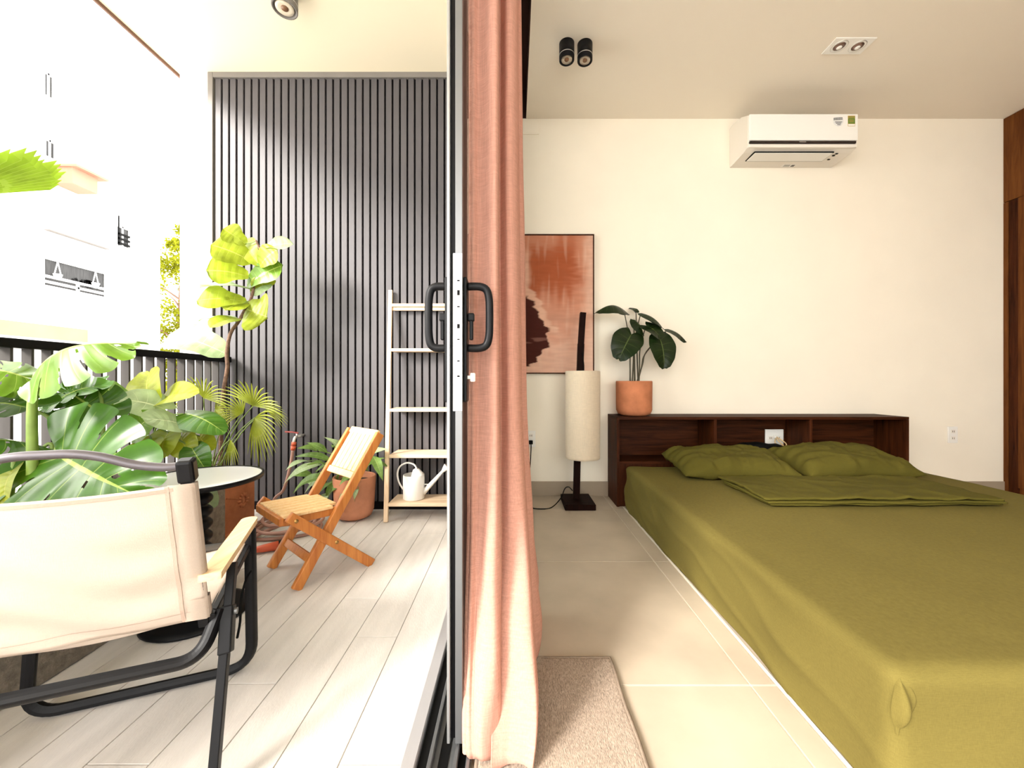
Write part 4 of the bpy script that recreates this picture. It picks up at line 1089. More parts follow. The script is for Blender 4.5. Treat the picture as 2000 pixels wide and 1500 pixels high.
# ------------------------------------------------------------------ round side table
TC = Vector((-1.165, 1.415, 0)); tb = thing('side_table', TC, 'round side table with a glossy top coloured pale for its glare and black rim and pedestal', 'side table')
bm = B(); lathe(bm, TC, [(0, .5025), (.196, .5025), (.197, .499), (0, .499)], 56); obj('table_top', bm, mat('glare_table_top', (.66, .66, .66), .16, spec=.6), tb, False)  # glare on the black table painted as a pale disc
bm = B(); lathe(bm, TC, [(.196, .505), (.204, .505), (.205, .500), (.203, .490), (.190, .488), (0, .488), (0, .4985), (.196, .4985), (.196, .505)], 56); obj('rim', bm, BLACK, tb, True)
bm = B(); lathe(bm, TC, [(0, .02), (.045, .022)] + [(.024 + .020 * abs(math.sin(z_ * .0675)) ** .8 * (1 if z_ < 70 or z_ > 320 else 1), .03 + z_ * .001) for z_ in range(0, 440, 6)] + [(.03, .487), (0, .488)], 24); obj('pedestal', bm, BLACK, tb, True)
bm = B(); lathe(bm, TC, [(0, .001), (.158, .001), (.163, .005), (.160, .012), (.14, .018), (.05, .024), (0, .025)], 48); obj('base', bm, BLACK, tb, True)

# ------------------------------------------------------------------ planters
pb = thing('concrete_planter', (-1.58, 1.1, 0), 'long rough concrete planter box along the railing', 'planter')
PX, PY0, PY1, PH = -1.335, .30, 1.775, .44
bm = B(); t_ = .03
box(bm, PX - t_, PX, PY0, PY1, 0.001, PH, .004, 1); box(bm, -1.86, -1.83, PY0, PY1, .001, PH, .004, 1)
box(bm, -1.83, PX - t_, PY0, PY0 + t_, .001, PH, .004, 1); box(bm, -1.83, PX - t_, PY1 - t_, PY1, .001, PH, .004, 1)
box(bm, -1.83, PX - t_, PY0 + t_, PY1 - t_, .001, .03); obj('box', bm, CONC, pb)
bm = B(); box(bm, -1.829, PX - t_ - .001, PY0 + t_ + .001, PY1 - t_ - .001, .03, .40); obj('soil', bm, SOIL, pb)

tp = thing('terracotta_planter', (-1.70, 2.12, 0), 'square terracotta planter with a sunflower relief behind the side table', 'planter')
TX0, TX1, TY0, TY1, TH = -1.865, -1.555, 1.94, 2.325, .315
bm = B()
prism(bm, [(TX0 + .012, TY0 + .012), (TX1 - .012, TY0 + .012), (TX1 - .012, TY1 - .012), (TX0 + .012, TY1 - .012)], 'Z', .028, TH - .03)
obj('body', bm, TERRA, tp)
bm = B(); box(bm, TX0, TX1, TY0, TY1, .001, .028, .006, 2); obj('foot', bm, TERRA, tp)
bm = B()
for a in ((TX0, TX1, TY0, TY0 + .03), (TX0, TX1, TY1 - .03, TY1), (TX0, TX0 + .03, TY0 + .03, TY1 - .03), (TX1 - .03, TX1, TY0 + .03, TY1 - .03)):
    box(bm, a[0], a[1], a[2], a[3], TH - .03, TH, .005, 2)
obj('rim', bm, TERRA, tp)
bm = B(); box(bm, TX0 + .03, TX1 - .03, TY0 + .03, TY1 - .03, TH - .03, TH - .015); obj('soil', bm, SOIL, tp)
fc = Vector((TX1 - .012, 2.215, .175)); bm = B()
for k in range(12):
    a = 2 * math.pi * k / 12; c_ = fc + Vector((.002, math.cos(a) * .032, math.sin(a) * .032))
    bmesh.ops.create_uvsphere(bm, u_segments=10, v_segments=6, radius=1, matrix=Matrix.Translation(c_) @ Matrix.Rotation(a, 4, 'X') @ Matrix.Diagonal((.010, .013, .008, 1)))
bmesh.ops.create_uvsphere(bm, u_segments=14, v_segments=8, radius=1, matrix=Matrix.Translation(fc) @ Matrix.Diagonal((.006, .016, .016, 1)))
tube(bm, smooth_path([fc + Vector((.002, -.03, .01)), fc + Vector((.002, -.08, .03)), fc + Vector((.002, -.13, .045))], 5), .0028, 6)
obj('sunflower_relief', bm, TERRA, tp, True, label='raised sunflower ornament')

rp = thing('potted_shrub', (-1.01, 2.425, 0), 'leafy green plant in a round terracotta pot by the slatted wall', 'potted plant')
RC = Vector((-1.01, 2.425, .0005)); bm = B(); pot(bm, RC, .128, .116, .262, .014, .05); obj('pot', bm, TERRAP, rp, True)
bm = B(); lathe(bm, RC, [(0, .232), (.06, .234), (.1135, .224)], 24); obj('soil', bm, SOIL, rp, True)

# ------------------------------------------------------------------ monstera in the concrete planter
def petiole(parent, foot, P0, P1, r=.009, m=None, out=.0):
    foot, P0 = Vector(foot), Vector(P0)
    mid = foot.lerp(P0, .6) + Vector((0, 0, .10)) * (1 if foot.z < P0.z else .4) + Vector((out, 0, 0))
    stalk(parent, [foot, foot.lerp(mid, .5), mid, P0.lerp(P1, .06)], r, m or STEM, r * .6, name='petiole')

mo = thing('monstera_plant', (-1.55, 1.25, .40), 'big split-leaf monstera growing in the concrete planter behind the camp chair', 'plant')
def ml(b_, t_, n_, wpx, ya, yb, m, foot, kind='monstera', r=.008, **kw):
    P0, P1 = at(*b_, ya), at(*t_, yb); s = (ya + yb) / 2 / F
    leaf(mo, P0, P1, n_, wpx * s, m, kind, **kw)
    petiole(mo, foot, P0, P1, r)
ml((98, 878), (268, 968), (.15, -1, .35), 122, 1.24, 1.20, L_MON, (-1.50, 1.30, .40), fold=.10, arch=.06, wave=.02)
ml((62, 733), (262, 672), (.30, -.55, .80), 70, 1.19, 1.22, L_MONL, (-1.53, 1.22, .40), fold=-.55, arch=.16, wave=.05, r=.016)
ml((96, 874), (-130, 868), (-.1, -.45, 1), 60, 1.30, 1.12, L_MON, (-1.55, 1.30, .40), fold=-.2, arch=.10)
ml((66, 800), (-70, 800), (-.1, -.6, .7), 62, 1.38, 1.15, L_MON, (-1.62, 1.42, .40), fold=.1, arch=.1)
ml((196, 752), (92, 800), (-.1, -.55, .8), 50, 1.55, 1.45, L_MON, (-1.60, 1.50, .40), fold=.15, arch=.12)
ml((70, 745), (-60, 720), (-.15, -.6, .8), 55, 1.30, 1.22, L_MONL, (-1.60, 1.28, .40), fold=-.2, arch=.12)
ml((36, 905), (10, 985), (-.1, -1, .2), 28, 1.22, 1.16, L_YEL, (-1.58, 1.20, .40), 'heart', fold=.2)
ml((205, 812), (130, 762), (0, -.8, .6), 55, 1.54, 1.50, L_MON, (-1.62, 1.50, .40), fold=.1, arch=.1)

yp = thing('yellow_leaf_plant', (-1.58, 1.62, .40), 'yellow-green broad-leaved plant in the far end of the concrete planter', 'plant')
def yl(b_, t_, n_, wpx, ya, yb, m, foot, kind='heart', **kw):
    P0, P1 = at(*b_, ya), at(*t_, yb); s = (ya + yb) / 2 / F
    leaf(yp, P0, P1, n_, wpx * 1.25 * s, m, kind, **kw); petiole(yp, foot, P0, P1, .005)
FT = (-1.62, 1.66, .40)
yl((296, 788), (292, 728), (-.25, -1, .25), 36, 1.74, 1.78, L_YEL, FT, fold=.2, arch=.10)
yl((312, 786), (386, 770), (.1, -.7, .8), 26, 1.74, 1.72, L_YEL, FT, fold=.25, arch=.12)
yl((334, 804), (226, 780), (-.05, -.75, .75), 30, 1.72, 1.60, L_FIGP, FT, fold=.06, arch=.10)  # white glare on this leaf put into its pale colour
yl((362, 830), (282, 818), (0, -.8, .7), 30, 1.68, 1.55, L_FIGP, FT, fold=.05, arch=.05)  # pale colour here is glare too
yl((352, 806), (440, 846), (.35, -.5, .8), 27, 1.70, 1.66, L_MON, FT, fold=-.25, arch=.10)
yl((330, 842), (316, 892), (.1, -1, .2), 26, 1.66, 1.60, L_YEL, FT, fold=.2)
yl((352, 850), (376, 892), (.3, -1, .3), 22, 1.68, 1.62, L_YEL, FT, fold=.2)
yl((246, 790), (206, 752), (-.3, -.8, .5), 26, 1.70, 1.66, L_MONL, FT, fold=.2)
yl((372, 870), (404, 920), (.3, -.8, .5), 20, 1.64, 1.60, L_MON, FT, fold=.2)
yl((260, 850), (300, 812), (.2, -.8, .6), 26, 1.60, 1.62, L_MONL, FT, fold=.2, arch=.1)
yl((300, 860), (272, 900), (0, -1, .3), 24, 1.62, 1.56, L_YEL, FT, fold=.2)
yl((388, 850), (412, 880), (.3, -.9, .3), 18, 1.72, 1.70, L_YEL, FT, fold=.2)
yl((398, 960), (416, 992), (.3, -.8, .4), 16, 1.56, 1.54, L_FIGP, (-1.40, 1.62, .405), fold=.2)

# ------------------------------------------------------------------ fiddle-leaf fig and fan palm in the terracotta planter
fg = thing('fiddle_leaf_fig', (-1.72, 2.27, .30), 'tall slim fiddle-leaf fig standing in the terracotta planter by the slatted wall', 'plant')
FY = 2.27
st_px = [(432, 912), (432, 840), (436, 770), (444, 719), (443, 690), (450, 652), (466, 628), (478, 606), (490, 585), (497, 555), (506, 522), (508, 490), (500, 470)]
stp = [at(u_, v_, FY) for u_, v_ in st_px]; stp[0].z = .30
stalk(fg, stp, .012, BARK, .006, name='stem', seg=9)
fl_ = [((481, 478), (436, 446), (-.2, -.9, .5), 17, L_FIG), ((494, 512), (412, 476), (-.2, -.9, .45), 27, L_FIG), ((508, 520), (470, 468), (.2, -1, .2), 18, L_FIG),
       ((508, 520), (540, 486), (.1, -1, .3), 20, L_FIG), ((510, 490), (572, 474), (.1, -.7, .8), 22, L_FIGP), ((486, 541), (402, 526), (-.1, -.9, .5), 30, L_FIG),
       ((482, 560), (550, 516), (.15, -.9, .3), 20, L_MONL), ((494, 567), (390, 558), (-.05, -.35, 1), 26, L_FIGP), ((482, 590), (383, 584), (-.1, -.75, .5), 24, L_FIG),
       ((494, 578), (524, 546), (.3, -.8, .3), 13, L_FIGP), ((480, 604), (520, 618), (.2, -1, .2), 32, L_FIG), ((468, 626), (387, 624), (0, -.35, 1), 17, L_FIGP),
       ((470, 622), (410, 637), (.1, -.6, .7), 17, L_FIG), ((444, 692), (328, 650), (-.15, -.75, .75), 32, L_FIGP), ((484, 590), (440, 604), (0, -1, .2), 20, L_FIG), ((500, 540), (520, 566), (.2, -1, .2), 20, L_FIG)]
for i, (b_, t_, n_, wpx, m) in enumerate(fl_):
    ya = FY + random.uniform(-.02, .02); yb = FY + [-.06, -.10, .04, -.03, .05, -.12, .0, -.08, -.10, .05, -.02, -.06, -.14, -.05, -.1, .05][i]
    P0, P1 = at(*b_, ya), at(*t_, yb)
    leaf(fg, P0, P1, n_, wpx * 1.3 * FY / F, m, 'fiddle', fold=.18, arch=.07, wave=.10, droop=.05)
    near = min(stp, key=lambda q: (q - P0).length)
    stalk(fg, [near, near.lerp(P0, .5), P0.lerp(P1, .05)], .003, STEM, .0022, name='petiole', seg=6)

pm = thing('fan_palm', (-1.66, 2.08, .30), 'small fan palm with pleated yellow-green fronds in the terracotta planter', 'plant')
PMF = Vector((-1.66, 2.08, .295))
fr_ = [((494, 793), 15, 62, 2.08, -30, 130), ((497, 816), -50, 68, 2.04, -75, 75), ((475, 806), 150, 44, 2.06, -70, 70), ((398, 778), 20, 58, 1.98, -45, 95),
       ((450, 858), -75, 44, 1.99, -40, 40), ((436, 832), 175, 40, 2.0, -60, 60), ((520, 800), 5, 40, 2.16, -70, 70), ((420, 800), -20, 38, 2.1, -80, 80)]
for (hub, dirdeg, rpx, yy, a0, a1) in fr_:
    Hb = at(*hub, yy); d = Vector((math.cos(R(dirdeg)), -.25, math.sin(R(dirdeg)))); v2 = Vector((-math.sin(R(dirdeg)), -.45, math.cos(R(dirdeg))))
    fan(pm, Hb, d, v2, rpx * 1.15 * yy / F, a0, a1, max(8, int((a1 - a0) / 10)), L_PALM, fused=.28, droop=.30, pleat=.30, wd_=.85)
    mid = PMF.lerp(Hb, .55) + Vector((0, 0, .05)); stalk(pm, [PMF + Vector((random.uniform(-.02, .02), random.uniform(-.02, .02), 0)), mid, Hb], .004, STEM, .0025, name='frond_stalk', seg=6)
bm = B(); tube(bm, smooth_path([PMF, PMF + Vector((.0, 0, .06)), PMF + Vector((.005, 0, .13))], 3), .026, 10, r2=.015)
for k in range(26):
    a = random.uniform(0, 6.28); zz = random.uniform(.02, .13); q = PMF + Vector((math.cos(a) * .02, math.sin(a) * .02, zz))
    tube(bm, [q, q + Vector((math.cos(a) * .018, math.sin(a) * .018, .045)), q + Vector((math.cos(a) * .05, math.sin(a) * .05, .03 + .03 * random.random()))], .0018, 5)
obj('trunk', bm, BARK, pm)

# ------------------------------------------------------------------ broad palm reaching in from the left
gp = thing('pleated_palm', (-1.62, .78, .40), 'bright green pleated palm leaf reaching in at the upper left edge', 'plant')
Hb = at(-120, 388, 1.05)
fan(gp, Hb, Vector((.35, .55, .40)), Vector((.80, -.60, .20)), .285, 0, 130, 26, leafmat('bright_palm', (.27, .40, .03), (.36, .48, .08), .35, .45, .4, 1), fused=.90, droop=.02, pleat=.40, tp=1.2, wd_=1.0)
stalk(gp, [(-1.60, .80, .395), (-1.62, .84, .80), (-1.60, .95, 1.20), Hb], .008, STEM, .005, name='frond_stalk')

# ------------------------------------------------------------------ leaves of the potted shrub
LB = [((632, 905), (548, 940)), ((640, 885), (600, 862)), ((648, 900), (576, 886)), ((655, 915), (590, 960)), ((640, 930), (565, 958)), ((664, 925), (630, 990)),
      ((672, 890), (640, 852)), ((680, 900), (668, 858)), ((665, 905), (612, 918)), ((690, 950), (655, 1002)), ((676, 940), (640, 965)), ((705, 930), (676, 975)),
      ((715, 900), (752, 872)), ((722, 905), (758, 908)), ((728, 890), (748, 935)), ((690, 905), (700, 868)), ((640, 915), (604, 902)), ((652, 940), (600, 985)), ((700, 955), (690, 985)),
      ((620, 880), (584, 872)), ((610, 930), (570, 925)), ((630, 950), (598, 940)), ((660, 880), (650, 868)), ((676, 915), (652, 905)), ((640, 965), (618, 1000)), ((690, 930), (662, 945)), ((718, 920), (745, 890)), ((600, 900), (556, 915)), ((680, 965), (672, 1000))]
for i, (b_, t_) in enumerate(LB):
    ya = 2.36 + random.uniform(-.06, .10); yb = ya - random.uniform(-.02, .12)
    P0, P1 = at(*b_, ya), at(*t_, yb)
    P0.y = min(P0.y, 2.52); P1.y = min(P1.y, 2.53)
    leaf(rp, P0, P1, (random.uniform(-.3, .3), -.7, .8), random.uniform(.020, .034), L_POT if i % 3 else L_FIGP, 'lance' if i % 4 else 'heart', fold=.25, arch=.14, wave=.12, droop=.15)
    foot = RC + Vector((random.uniform(-.04, .04), random.uniform(-.04, .04), .228))
    mid = foot.lerp(P0, .5) + Vector((0, 0, .06)); stalk(rp, [foot, mid, P0.lerp(P1, .05)], .003, STEM, .002, seg=6)

# ------------------------------------------------------------------ folding wooden chair
A = Vector((-.894, 1.577, 0)); DB = Vector((.645, .764, 0)).normalized(); LL = Vector((-DB.y, DB.x, 0))
def W(s, a, z): return A + DB * s + LL * a + Vector((0, 0, z))
fc_ = thing('folding_chair', W(.15, .14, 0), 'small orange wooden folding garden chair with slatted back and seat', 'chair')
SPAN = .285
for a in (0, SPAN):
    bm = B(); beam(bm, W(-.004, a, .004), W(.374, a, .606), DB, .042, .021, .004); obj('back_stile', bm, ACACIA, fc_)
    o_ = -.024 if a == 0 else .024
    bm = B(); beam(bm, W(-.040, a + o_, .318), W(.318, a + o_, .004), Vector((0, 0, 1)), .042, .021, .004); lg = obj('cross_leg', bm, ACACIA, fc_)
    o2 = o_ * 1.5
    for (s_, z_) in ((-.015, .296), (.148, .160)):
        bm = B(); cyl(bm, W(s_, a + o_, z_), W(s_, a + o_ * 1.55, z_), .008, 12); obj('bolt', bm, mat('brass_bolt', (.45, .26, .08), .35, metal=.7), lg, True)
    bm = B(); o3 = .0225 if a == 0 else -.0225
    beam(bm, W(-.045, a + o3, .287), W(.205, a + o3, .280), Vector((0, 0, 1)), .034, .018, .003); obj('seat_rail', bm, ACACIA, fc_)
slope = Vector((0, 0, 0))
nsl = 6; w0, w1 = .022, SPAN - .022
for k in range(nsl):
    aa = w0 + (w1 - w0) * (k + .5) / nsl
    bm = B(); beam(bm, W(.262, aa, .434), W(.362, aa, .593), LL, (w1 - w0) / nsl - .005, .012, .002); obj('back_slat', bm, ACACIA_LIT, fc_)
for (s_, z_) in ((.254, .419), (.370, .604)):
    bm = B(); beam(bm, W(s_, .0115, z_), W(s_, SPAN - .0115, z_), Vector((.5 * DB.x, .5 * DB.y, .8)), .032, .018, .004); obj('back_rail', bm, ACACIA_LIT, fc_)
nsl = 7; w0, w1 = .002, SPAN - .002
for k in range(nsl):
    aa = w0 + (w1 - w0) * (k + .5) / nsl
    bm = B(); beam(bm, W(-.050, aa, .310), W(.182 if 0 < k < nsl - 1 else .150, aa, .303), LL, (w1 - w0) / nsl - .004, .012, .002); obj('seat_slat', bm, ACACIA_LIT, fc_)
bm = B(); beam(bm, W(-.056, .0, .293), W(-.056, SPAN, .293), Vector((0, 0, 1)), .032, .018, .004); obj('seat_front_rail', bm, ACACIA, fc_)
bm = B(); beam(bm, W(.057, .0108, .105), W(.057, SPAN - .0108, .105), Vector((.5 * DB.x, .5 * DB.y, .8)), .034, .018, .003); obj('stretcher', bm, ACACIA, fc_)
bm = B(); beam(bm, W(.262, -.0135, .055), W(.262, SPAN + .0135, .055), Vector((0, 0, 1)), .028, .016, .003); obj('stretcher', bm, ACACIA, fc_)

# ------------------------------------------------------------------ ladder shelf and watering can
ls = thing('ladder_shelf', (-.59, 2.44, 0), 'narrow pale wooden ladder shelf leaning on the slatted wall', 'shelf')
LZ = 1.465; ly0, ly1 = 2.335, 2.560
def lad(x, z): return Vector((x, ly0 + (ly1 - ly0) * z / LZ, z))
for xa, xt in ((-.782, -.826), (-.375, -.345)):
    bm = B(); beam(bm, lad(xa, .0) + Vector((0, 0, .003)), lad(xt, LZ), (1, 0, 0), .026, .020, .002); obj('side_rail', bm, wood('pale_oak_upright', (.64, .44, .26), (.82, .64, .46), 'Z', 5, .5), ls)
for k, z in enumerate((1.362, 1.062, .676, .392, .105)):
    y = lad(0, z).y; xl = -.782 - .044 * z / LZ + .0135; xr = -.375 + .03 * z / LZ - .0135
    dep = (.03, .03, .04, .05, .19)[k]; dep = min(dep, BY - .006 - y)
    yb_ = (y + .18) if k in (3, 4) else (2.572)
    bm = B(); box(bm, xl, xr, y - .012, min(yb_, 2.572), z - .010, z + .010, .002, 1); obj('shelf_board', bm, OAK, ls)
    if k == 0:
        bm = B(); box(bm, xl, xr, y + .0, y + .014, z - .034, z - .0105, .002, 1); obj('apron', bm, OAK, ls)

wc = thing('watering_can', (-.635, 2.445, .116), 'white metal watering can on the lowest shelf of the ladder', 'watering can')
K = Vector((-.640, 2.44, .1165)); WM = mat('white_enamel', (.86, .84, .80), .35)
bm = B(); lathe(bm, K, [(0, 0), (.064, 0), (.067, .003), (.067, .120), (.066, .150), (.063, .152), (.063, .004), (0, .004)], 36)
wb_ = obj('body', bm, WM, wc, True)
bm = B(); N_ = 18        # half cover over the front of the mouth
top = [bm.verts.new(K + Vector((.066 * math.cos(-math.pi/2 + math.pi * k / N_), .066 * math.sin(-math.pi/2 + math.pi * k / N_), .151))) for k in range(N_ + 1)]
apx = [bm.verts.new(K + Vector((.030 * math.cos(-math.pi/2 + math.pi * k / N_) + .002, .030 * math.sin(-math.pi/2 + math.pi * k / N_), .186))) for k in range(N_ + 1)]
for k in range(N_): bm.faces.new((top[k], top[k+1], apx[k+1], apx[k]))
bm.faces.new(apx); obj('hood', bm, WM, wb_, True)
bm = B(); S0, S1 = K + Vector((.060, 0, .035)), K + Vector((.190, -.01, .178)); tube(bm, [S0, S0.lerp(S1, .5), S1], .017, 14, r2=.009); obj('spout', bm, WM, wc, True)
bm = B(); dd = (S1 - S0).normalized(); tube(bm, [S1 - dd * .01, S1 + dd * .012, S1 + dd * .034], .009, 16, r2=.024); obj('rose', bm, WM, wc, True)
bm = B(); tube(bm, [K + Vector((.062, 0, .088)), K + Vector((.105, -.003, .088))], .004, 8); obj('spout_brace', bm, WM, wc, True)
bm = B(); tube(bm, smooth_path([K + Vector((.018, 0, .187)), K + Vector((.0, 0, .214)), K + Vector((-.045, 0, .224)), K + Vector((-.088, 0, .200)), K + Vector((-.104, 0, .155)), K + Vector((-.094, 0, .10)), K + Vector((-.066, 0, .055))], 6), .0055, 10); obj('handle', bm, WM, wc, True)

# ------------------------------------------------------------------ garden tap, hose, spray nozzle
tap = thing('garden_tap', (-1.39, 2.55, .5), 'wall tap with a red lever on the slatted wall', 'tap')
tp_ = at(580, 853, 2.50)
bm = B(); tube(bm, [(tp_.x, 2.5795, tp_.z), (tp_.x, 2.50, tp_.z)], .010, 12); tube(bm, smooth_path([(tp_.x, 2.505, tp_.z), (tp_.x, 2.485, tp_.z), (tp_.x - .002, 2.475, tp_.z - .012), (tp_.x - .004, 2.473, tp_.z - .03)], 4), .009, 12)
cyl(bm, (tp_.x, 2.50, tp_.z), (tp_.x, 2.50, tp_.z + .022), .007, 10); obj('spout', bm, SILVER, tap, True)
bm = B(); beam(bm, (tp_.x + .010, 2.50, tp_.z + .024), (tp_.x - .020, 2.495, tp_.z + .030), (0, 1, 0), .014, .008, .002); beam(bm, (tp_.x - .018, 2.495, tp_.z + .030), (tp_.x - .072, 2.49, tp_.z + .034), (0, 1, 0), .013, .010, .003); obj('lever', bm, REDM, tap)
hs = thing('garden_hose', (-1.27, 2.25, 0), 'brown-pink garden hose coiled on the balcony floor and joined to the tap', 'hose')
hx, hz = tp_.x - .004, tp_.z - .03
bm = B(); tube(bm, [(hx, 2.473, hz), (hx - .002, 2.472, hz - .022)], .014, 14); tube(bm, [(hx - .002, 2.472, hz - .026), (hx - .006, 2.471, hz - .052)], .016, 14, r2=.013); obj('tap_connector', bm, ORANGE, hs, True)
hc = Vector((-1.305, 2.205, 0))
path = [Vector((hx - .005, 2.471, hz - .05)), Vector((hx - .02, 2.468, hz - .15)), Vector((hx - .055, 2.455, hz - .30)), Vector((hx - .095, 2.43, .12)), Vector((hx - .115, 2.39, .03)), Vector((hc.x - .18, 2.31, .010))]
for k in range(1, 4 * 16 - 3):
    a = math.pi * .82 + 2 * math.pi * k / 16; t_ = k / 64
    r_ = .190 - .075 * ((t_ * 2.3) % 1.0) + .012 * math.sin(k * .7)
    path.append(hc + Vector((math.cos(a) * r_ * 1.05, math.sin(a) * r_ * .86, .010 + .019 * int(k / 16) + .004 * math.sin(k * 1.3))))
path += [Vector((-1.40, 2.02, .03)), Vector((-1.375, 1.96, .024)), Vector((-1.348, 1.928, .024))]
bm = B(); tube(bm, smooth_path(path, 5), .0092, 10); obj('hose', bm, HOSE, hs, True)
nz_ = thing('spray_nozzle', (-1.24, 1.93, 0), 'orange-red hose spray nozzle lying on the floor beside the coil', 'nozzle')
n0 = Vector((-1.345, 1.925, .024)); n1 = Vector((-1.285, 1.905, .022)); n2 = Vector((-1.20, 1.955, .024)); n3 = Vector((-1.155, 1.985, .026))
bm = B(); tube(bm, [n0, n0.lerp(n1, .35)], .017, 12); tube(bm, [n0.lerp(n1, .45), n0.lerp(n1, .95)], .016, 12); obj('connector', bm, BLACKM, nz_, True)
bm = B(); tube(bm, [n1, n1.lerp(n2, .3), n2], .014, 14, r2=.023); obj('grip', bm, ORANGE, nz_, True)
bm = B(); tube(bm, [n2, n2.lerp(n3, .5), n3], .024, 14, r2=.020); obj('head', bm, BLACKM, nz_, True)
bm = B(); tube(bm, [n0 + Vector((-.005, .02, 0)), n0 + Vector((.015, .045, .004))], .016, 12); obj('collar', bm, ORANGE, nz_, True)

# ------------------------------------------------------------------ balcony ceiling lamp
t = can('balcony_spotlight', -1.215, 2.03, BZ, .062, .105, FRAMEG, 'grey cylinder spotlight on the balcony soffit', None, mat('frosted_lens', (.75, .66, .52), .3))

# ------------------------------------------------------------------ across the street: apartment block, tree, ground
FX = -12.0
ab = thing('apartment_building', (FX - 2, 7, -5), 'white apartment block across the street beyond the railing', 'building')
FWALL = mat('facade_white', (.90, .89, .87), .9, var=.02, scale=1.0); DARKI = mat('dark_interior', (.022, .022, .022), .8, var=.5, scale=3, stretch=(1, 12, 1))
PEACH = mat('peach_render', (.30, .15, .095), .9, var=.08, scale=2)
openings = [  # y0, y1, z0, z1
    (9.81, 11.25, 3.33, 4.00), (9.82, 9.98, 8.20, 8.80), (9.84, 10.02, 6.65, 7.10), (11.60, 11.95, 5.00, 5.60), (8.30, 8.98, 3.60, 4.25), (9.8, 10.0, 11.0, 11.6), (6.2, 7.2, 3.33, 4.2), (6.2, 7.2, 6.4, 7.3)]
ysn = sorted({-3.0, 13.0} | {q for o_ in openings for q in o_[:2]}); zsn = sorted({-5.0, 18.0, .9, 2.05} | {q for o_ in openings for q in o_[2:]})
bm = B(); vc = {}
def gv(y, z):
    if (y, z) not in vc: vc[(y, z)] = bm.verts.new((FX, y, z))
    return vc[(y, z)]
for ya, yb in zip(ysn, ysn[1:]):
    for za, zb_ in zip(zsn, zsn[1:]):
        ym, zm = (ya + yb) / 2, (za + zb_) / 2
        if any(o_[0] < ym < o_[1] and o_[2] < zm < o_[3] for o_ in openings): continue
        bm.faces.new((gv(ya, za), gv(yb, za), gv(yb, zb_), gv(ya, zb_)))
r_ = bmesh.ops.extrude_face_region(bm, geom=bm.faces[:]); bmesh.ops.translate(bm, vec=(-.03, 0, 0), verts=[v for v in r_['geom'] if isinstance(v, bmesh.types.BMVert)])
bmesh.ops.recalc_face_normals(bm, faces=bm.faces[:])
obj('wall', bm, FWALL, ab)
bm = B(); box(bm, FX - 6, FX - .07, -3, 12.99, -5, 18); obj('building_core', bm, FWALL, ab)
for (y0, y1, z0, z1) in openings:
    bm = B(); box(bm, FX - .06, FX - .035, y0 - .02, y1 + .02, z0 - .02, z1 + .02); wn = obj('window', bm, DARKI, ab)
    if y1 - y0 < 1:
        bm = B()
        box(bm, FX - .034, FX - .01, (y0 + y1) / 2 - .02, (y0 + y1) / 2 + .02, z0, z1); box(bm, FX - .034, FX - .01, y0, y1, z1 - .05, z1); obj('window_frame', bm, FWALL, wn)
# loggia: slim white bars and hanging baskets
y0, y1, z0, z1 = openings[0]
for z in (z0 + .06, z0 + .20):
    bm = B(); box(bm, FX - .034, FX + .02, y0, y1, z, z + .06); obj('loggia_rail', bm, FWALL, ab)
for y in (y0 + .72, ):
    bm = B(); box(bm, FX - .034, FX + .02, y, y + .05, z0, z0 + .2); obj('loggia_post', bm, FWALL, ab)
for y in (10.07, 10.98):
    bm = B(); tube(bm, [(FX + .02, y, z1), (FX + .02, y - .07, z0 + .34)], .012, 6); tube(bm, [(FX + .02, y, z1), (FX + .02, y + .07, z0 + .34)], .012, 6)
    lathe(bm, (FX + .02, y, z0 + .22), [(0, 0), (.06, .0), (.09, .12), (0, .12)], 12); obj('hanging_basket', bm, FWALL, ab)
bm = B()
for k in range(60):
    q = Vector((FX - .02, 10.8 + random.gauss(0, .12), z0 + .2 + random.random() * .16)); a = random.random() * 6
    vs = [bm.verts.new(q + Vector((0, math.cos(a + j * 2.1) * .05, math.sin(a + j * 2.1) * .05))) for j in range(3)]; bm.faces.new(vs)
obj('loggia_plants', bm, BLACKM, ab)['kind'] = 'stuff'
bm = B(); box(bm, FX, FX + .14, 9.8, 11.25, 4.72, 4.745); obj('ledge', bm, mat('dark_grey_ledge', (.12, .11, .10), .8), ab)  # slim ledge in plain dark grey
bm = B(); box(bm, FX, FX + .55, 9.95, 10.55, 6.0, 6.42); box(bm, FX, FX + .7, 9.9, 10.7, 6.42, 6.48); obj('peach_balcony', bm, PEACH, ab)
bm = B(); box(bm, FX, FX + .06, 5, 10.75, 1.95, 2.30); obj('ground_band', bm, PEACH, ab)
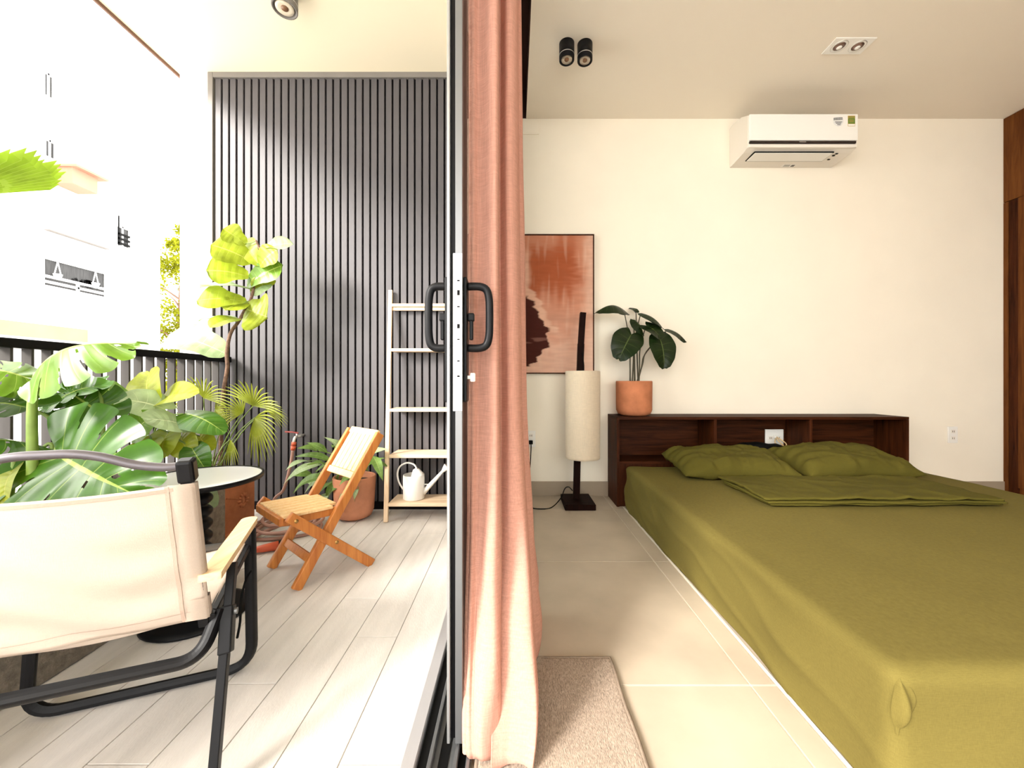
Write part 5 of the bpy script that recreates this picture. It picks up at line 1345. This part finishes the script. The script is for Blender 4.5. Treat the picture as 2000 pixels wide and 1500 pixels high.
bm = B(); box(bm, FX, FX + .5, 10.9, 13.0, 2.02, 2.09); obj('canopy_edge', bm, mat('grey_edge', (.35, .34, .34), .8), ab)
for (yy, z0) in ((11.62, 4.98), ):
    bm = B()
    for q in range(3): box(bm, FX, FX + .03, yy, yy + .34, z0 + .05 + q * .14, z0 + .11 + q * .14)
    box(bm, FX, FX + .03, yy, yy + .02, z0, z0 + .9); obj('air_unit_grille', bm, BLACKM, ab)

tg = thing('street_tree', (-14.75, 17.0, -5), 'sunlit yellow-green street tree between the white buildings', 'tree')
bm = B(); tube(bm, smooth_path([(-14.75, 17.0, -5), (-14.65, 17.0, -1), (-14.85, 17.0, 2.5), (-14.75, 17.1, 6.5)], 5), .20, 10, r2=.06)
for k in range(9):
    z = random.uniform(0, 6); a = random.random() * 6.28; tube(bm, [(-14.75, 17.0, z), (-14.75 + math.cos(a) * .7, 17.0 + math.sin(a) * .7, z + .5), (-14.75 + math.cos(a) * 1.3, 17.0 + math.sin(a) * 1.3, z + .8)], .05, 6, r2=.02)
obj('trunk', bm, BARK, tg)
bm = B()
cl = [(random.gauss(-14.75, .75), random.gauss(17.0, .7), random.uniform(-.2, 6.4), random.uniform(.4, .8)) for _ in range(80)] + [(random.gauss(-14.75, .6), 17.0, random.uniform(6.6, 8.4), .3) for _ in range(5)]
for (cx, cy, cz, cr) in cl:
    for _ in range(170):
        d = Vector((random.gauss(0, 1), random.gauss(0, 1), random.gauss(0, .8))).normalized() * cr * random.random() ** .4
        p = Vector((cx, cy, cz)) + d; a = Vector((random.gauss(0, 1), random.gauss(0, 1), random.gauss(0, 1))).normalized(); b_ = a.orthogonal().normalized()
        sz = random.uniform(.05, .10)
        bm.faces.new([bm.verts.new(p + a * sz), bm.verts.new(p + b_ * sz * .5), bm.verts.new(p - a * sz), bm.verts.new(p - b_ * sz * .5)])
obj('foliage', bm, L_TREE, tg)['kind'] = 'stuff'
bm = B(); box(bm, -60, -2.4, -40, 60, -5.2, -5.0); props(obj('street_ground', bm, mat('street_paving', (.45, .43, .40), .9, var=.1, scale=.6)), 'pale paved street below the balcony', 'ground', kind='structure')
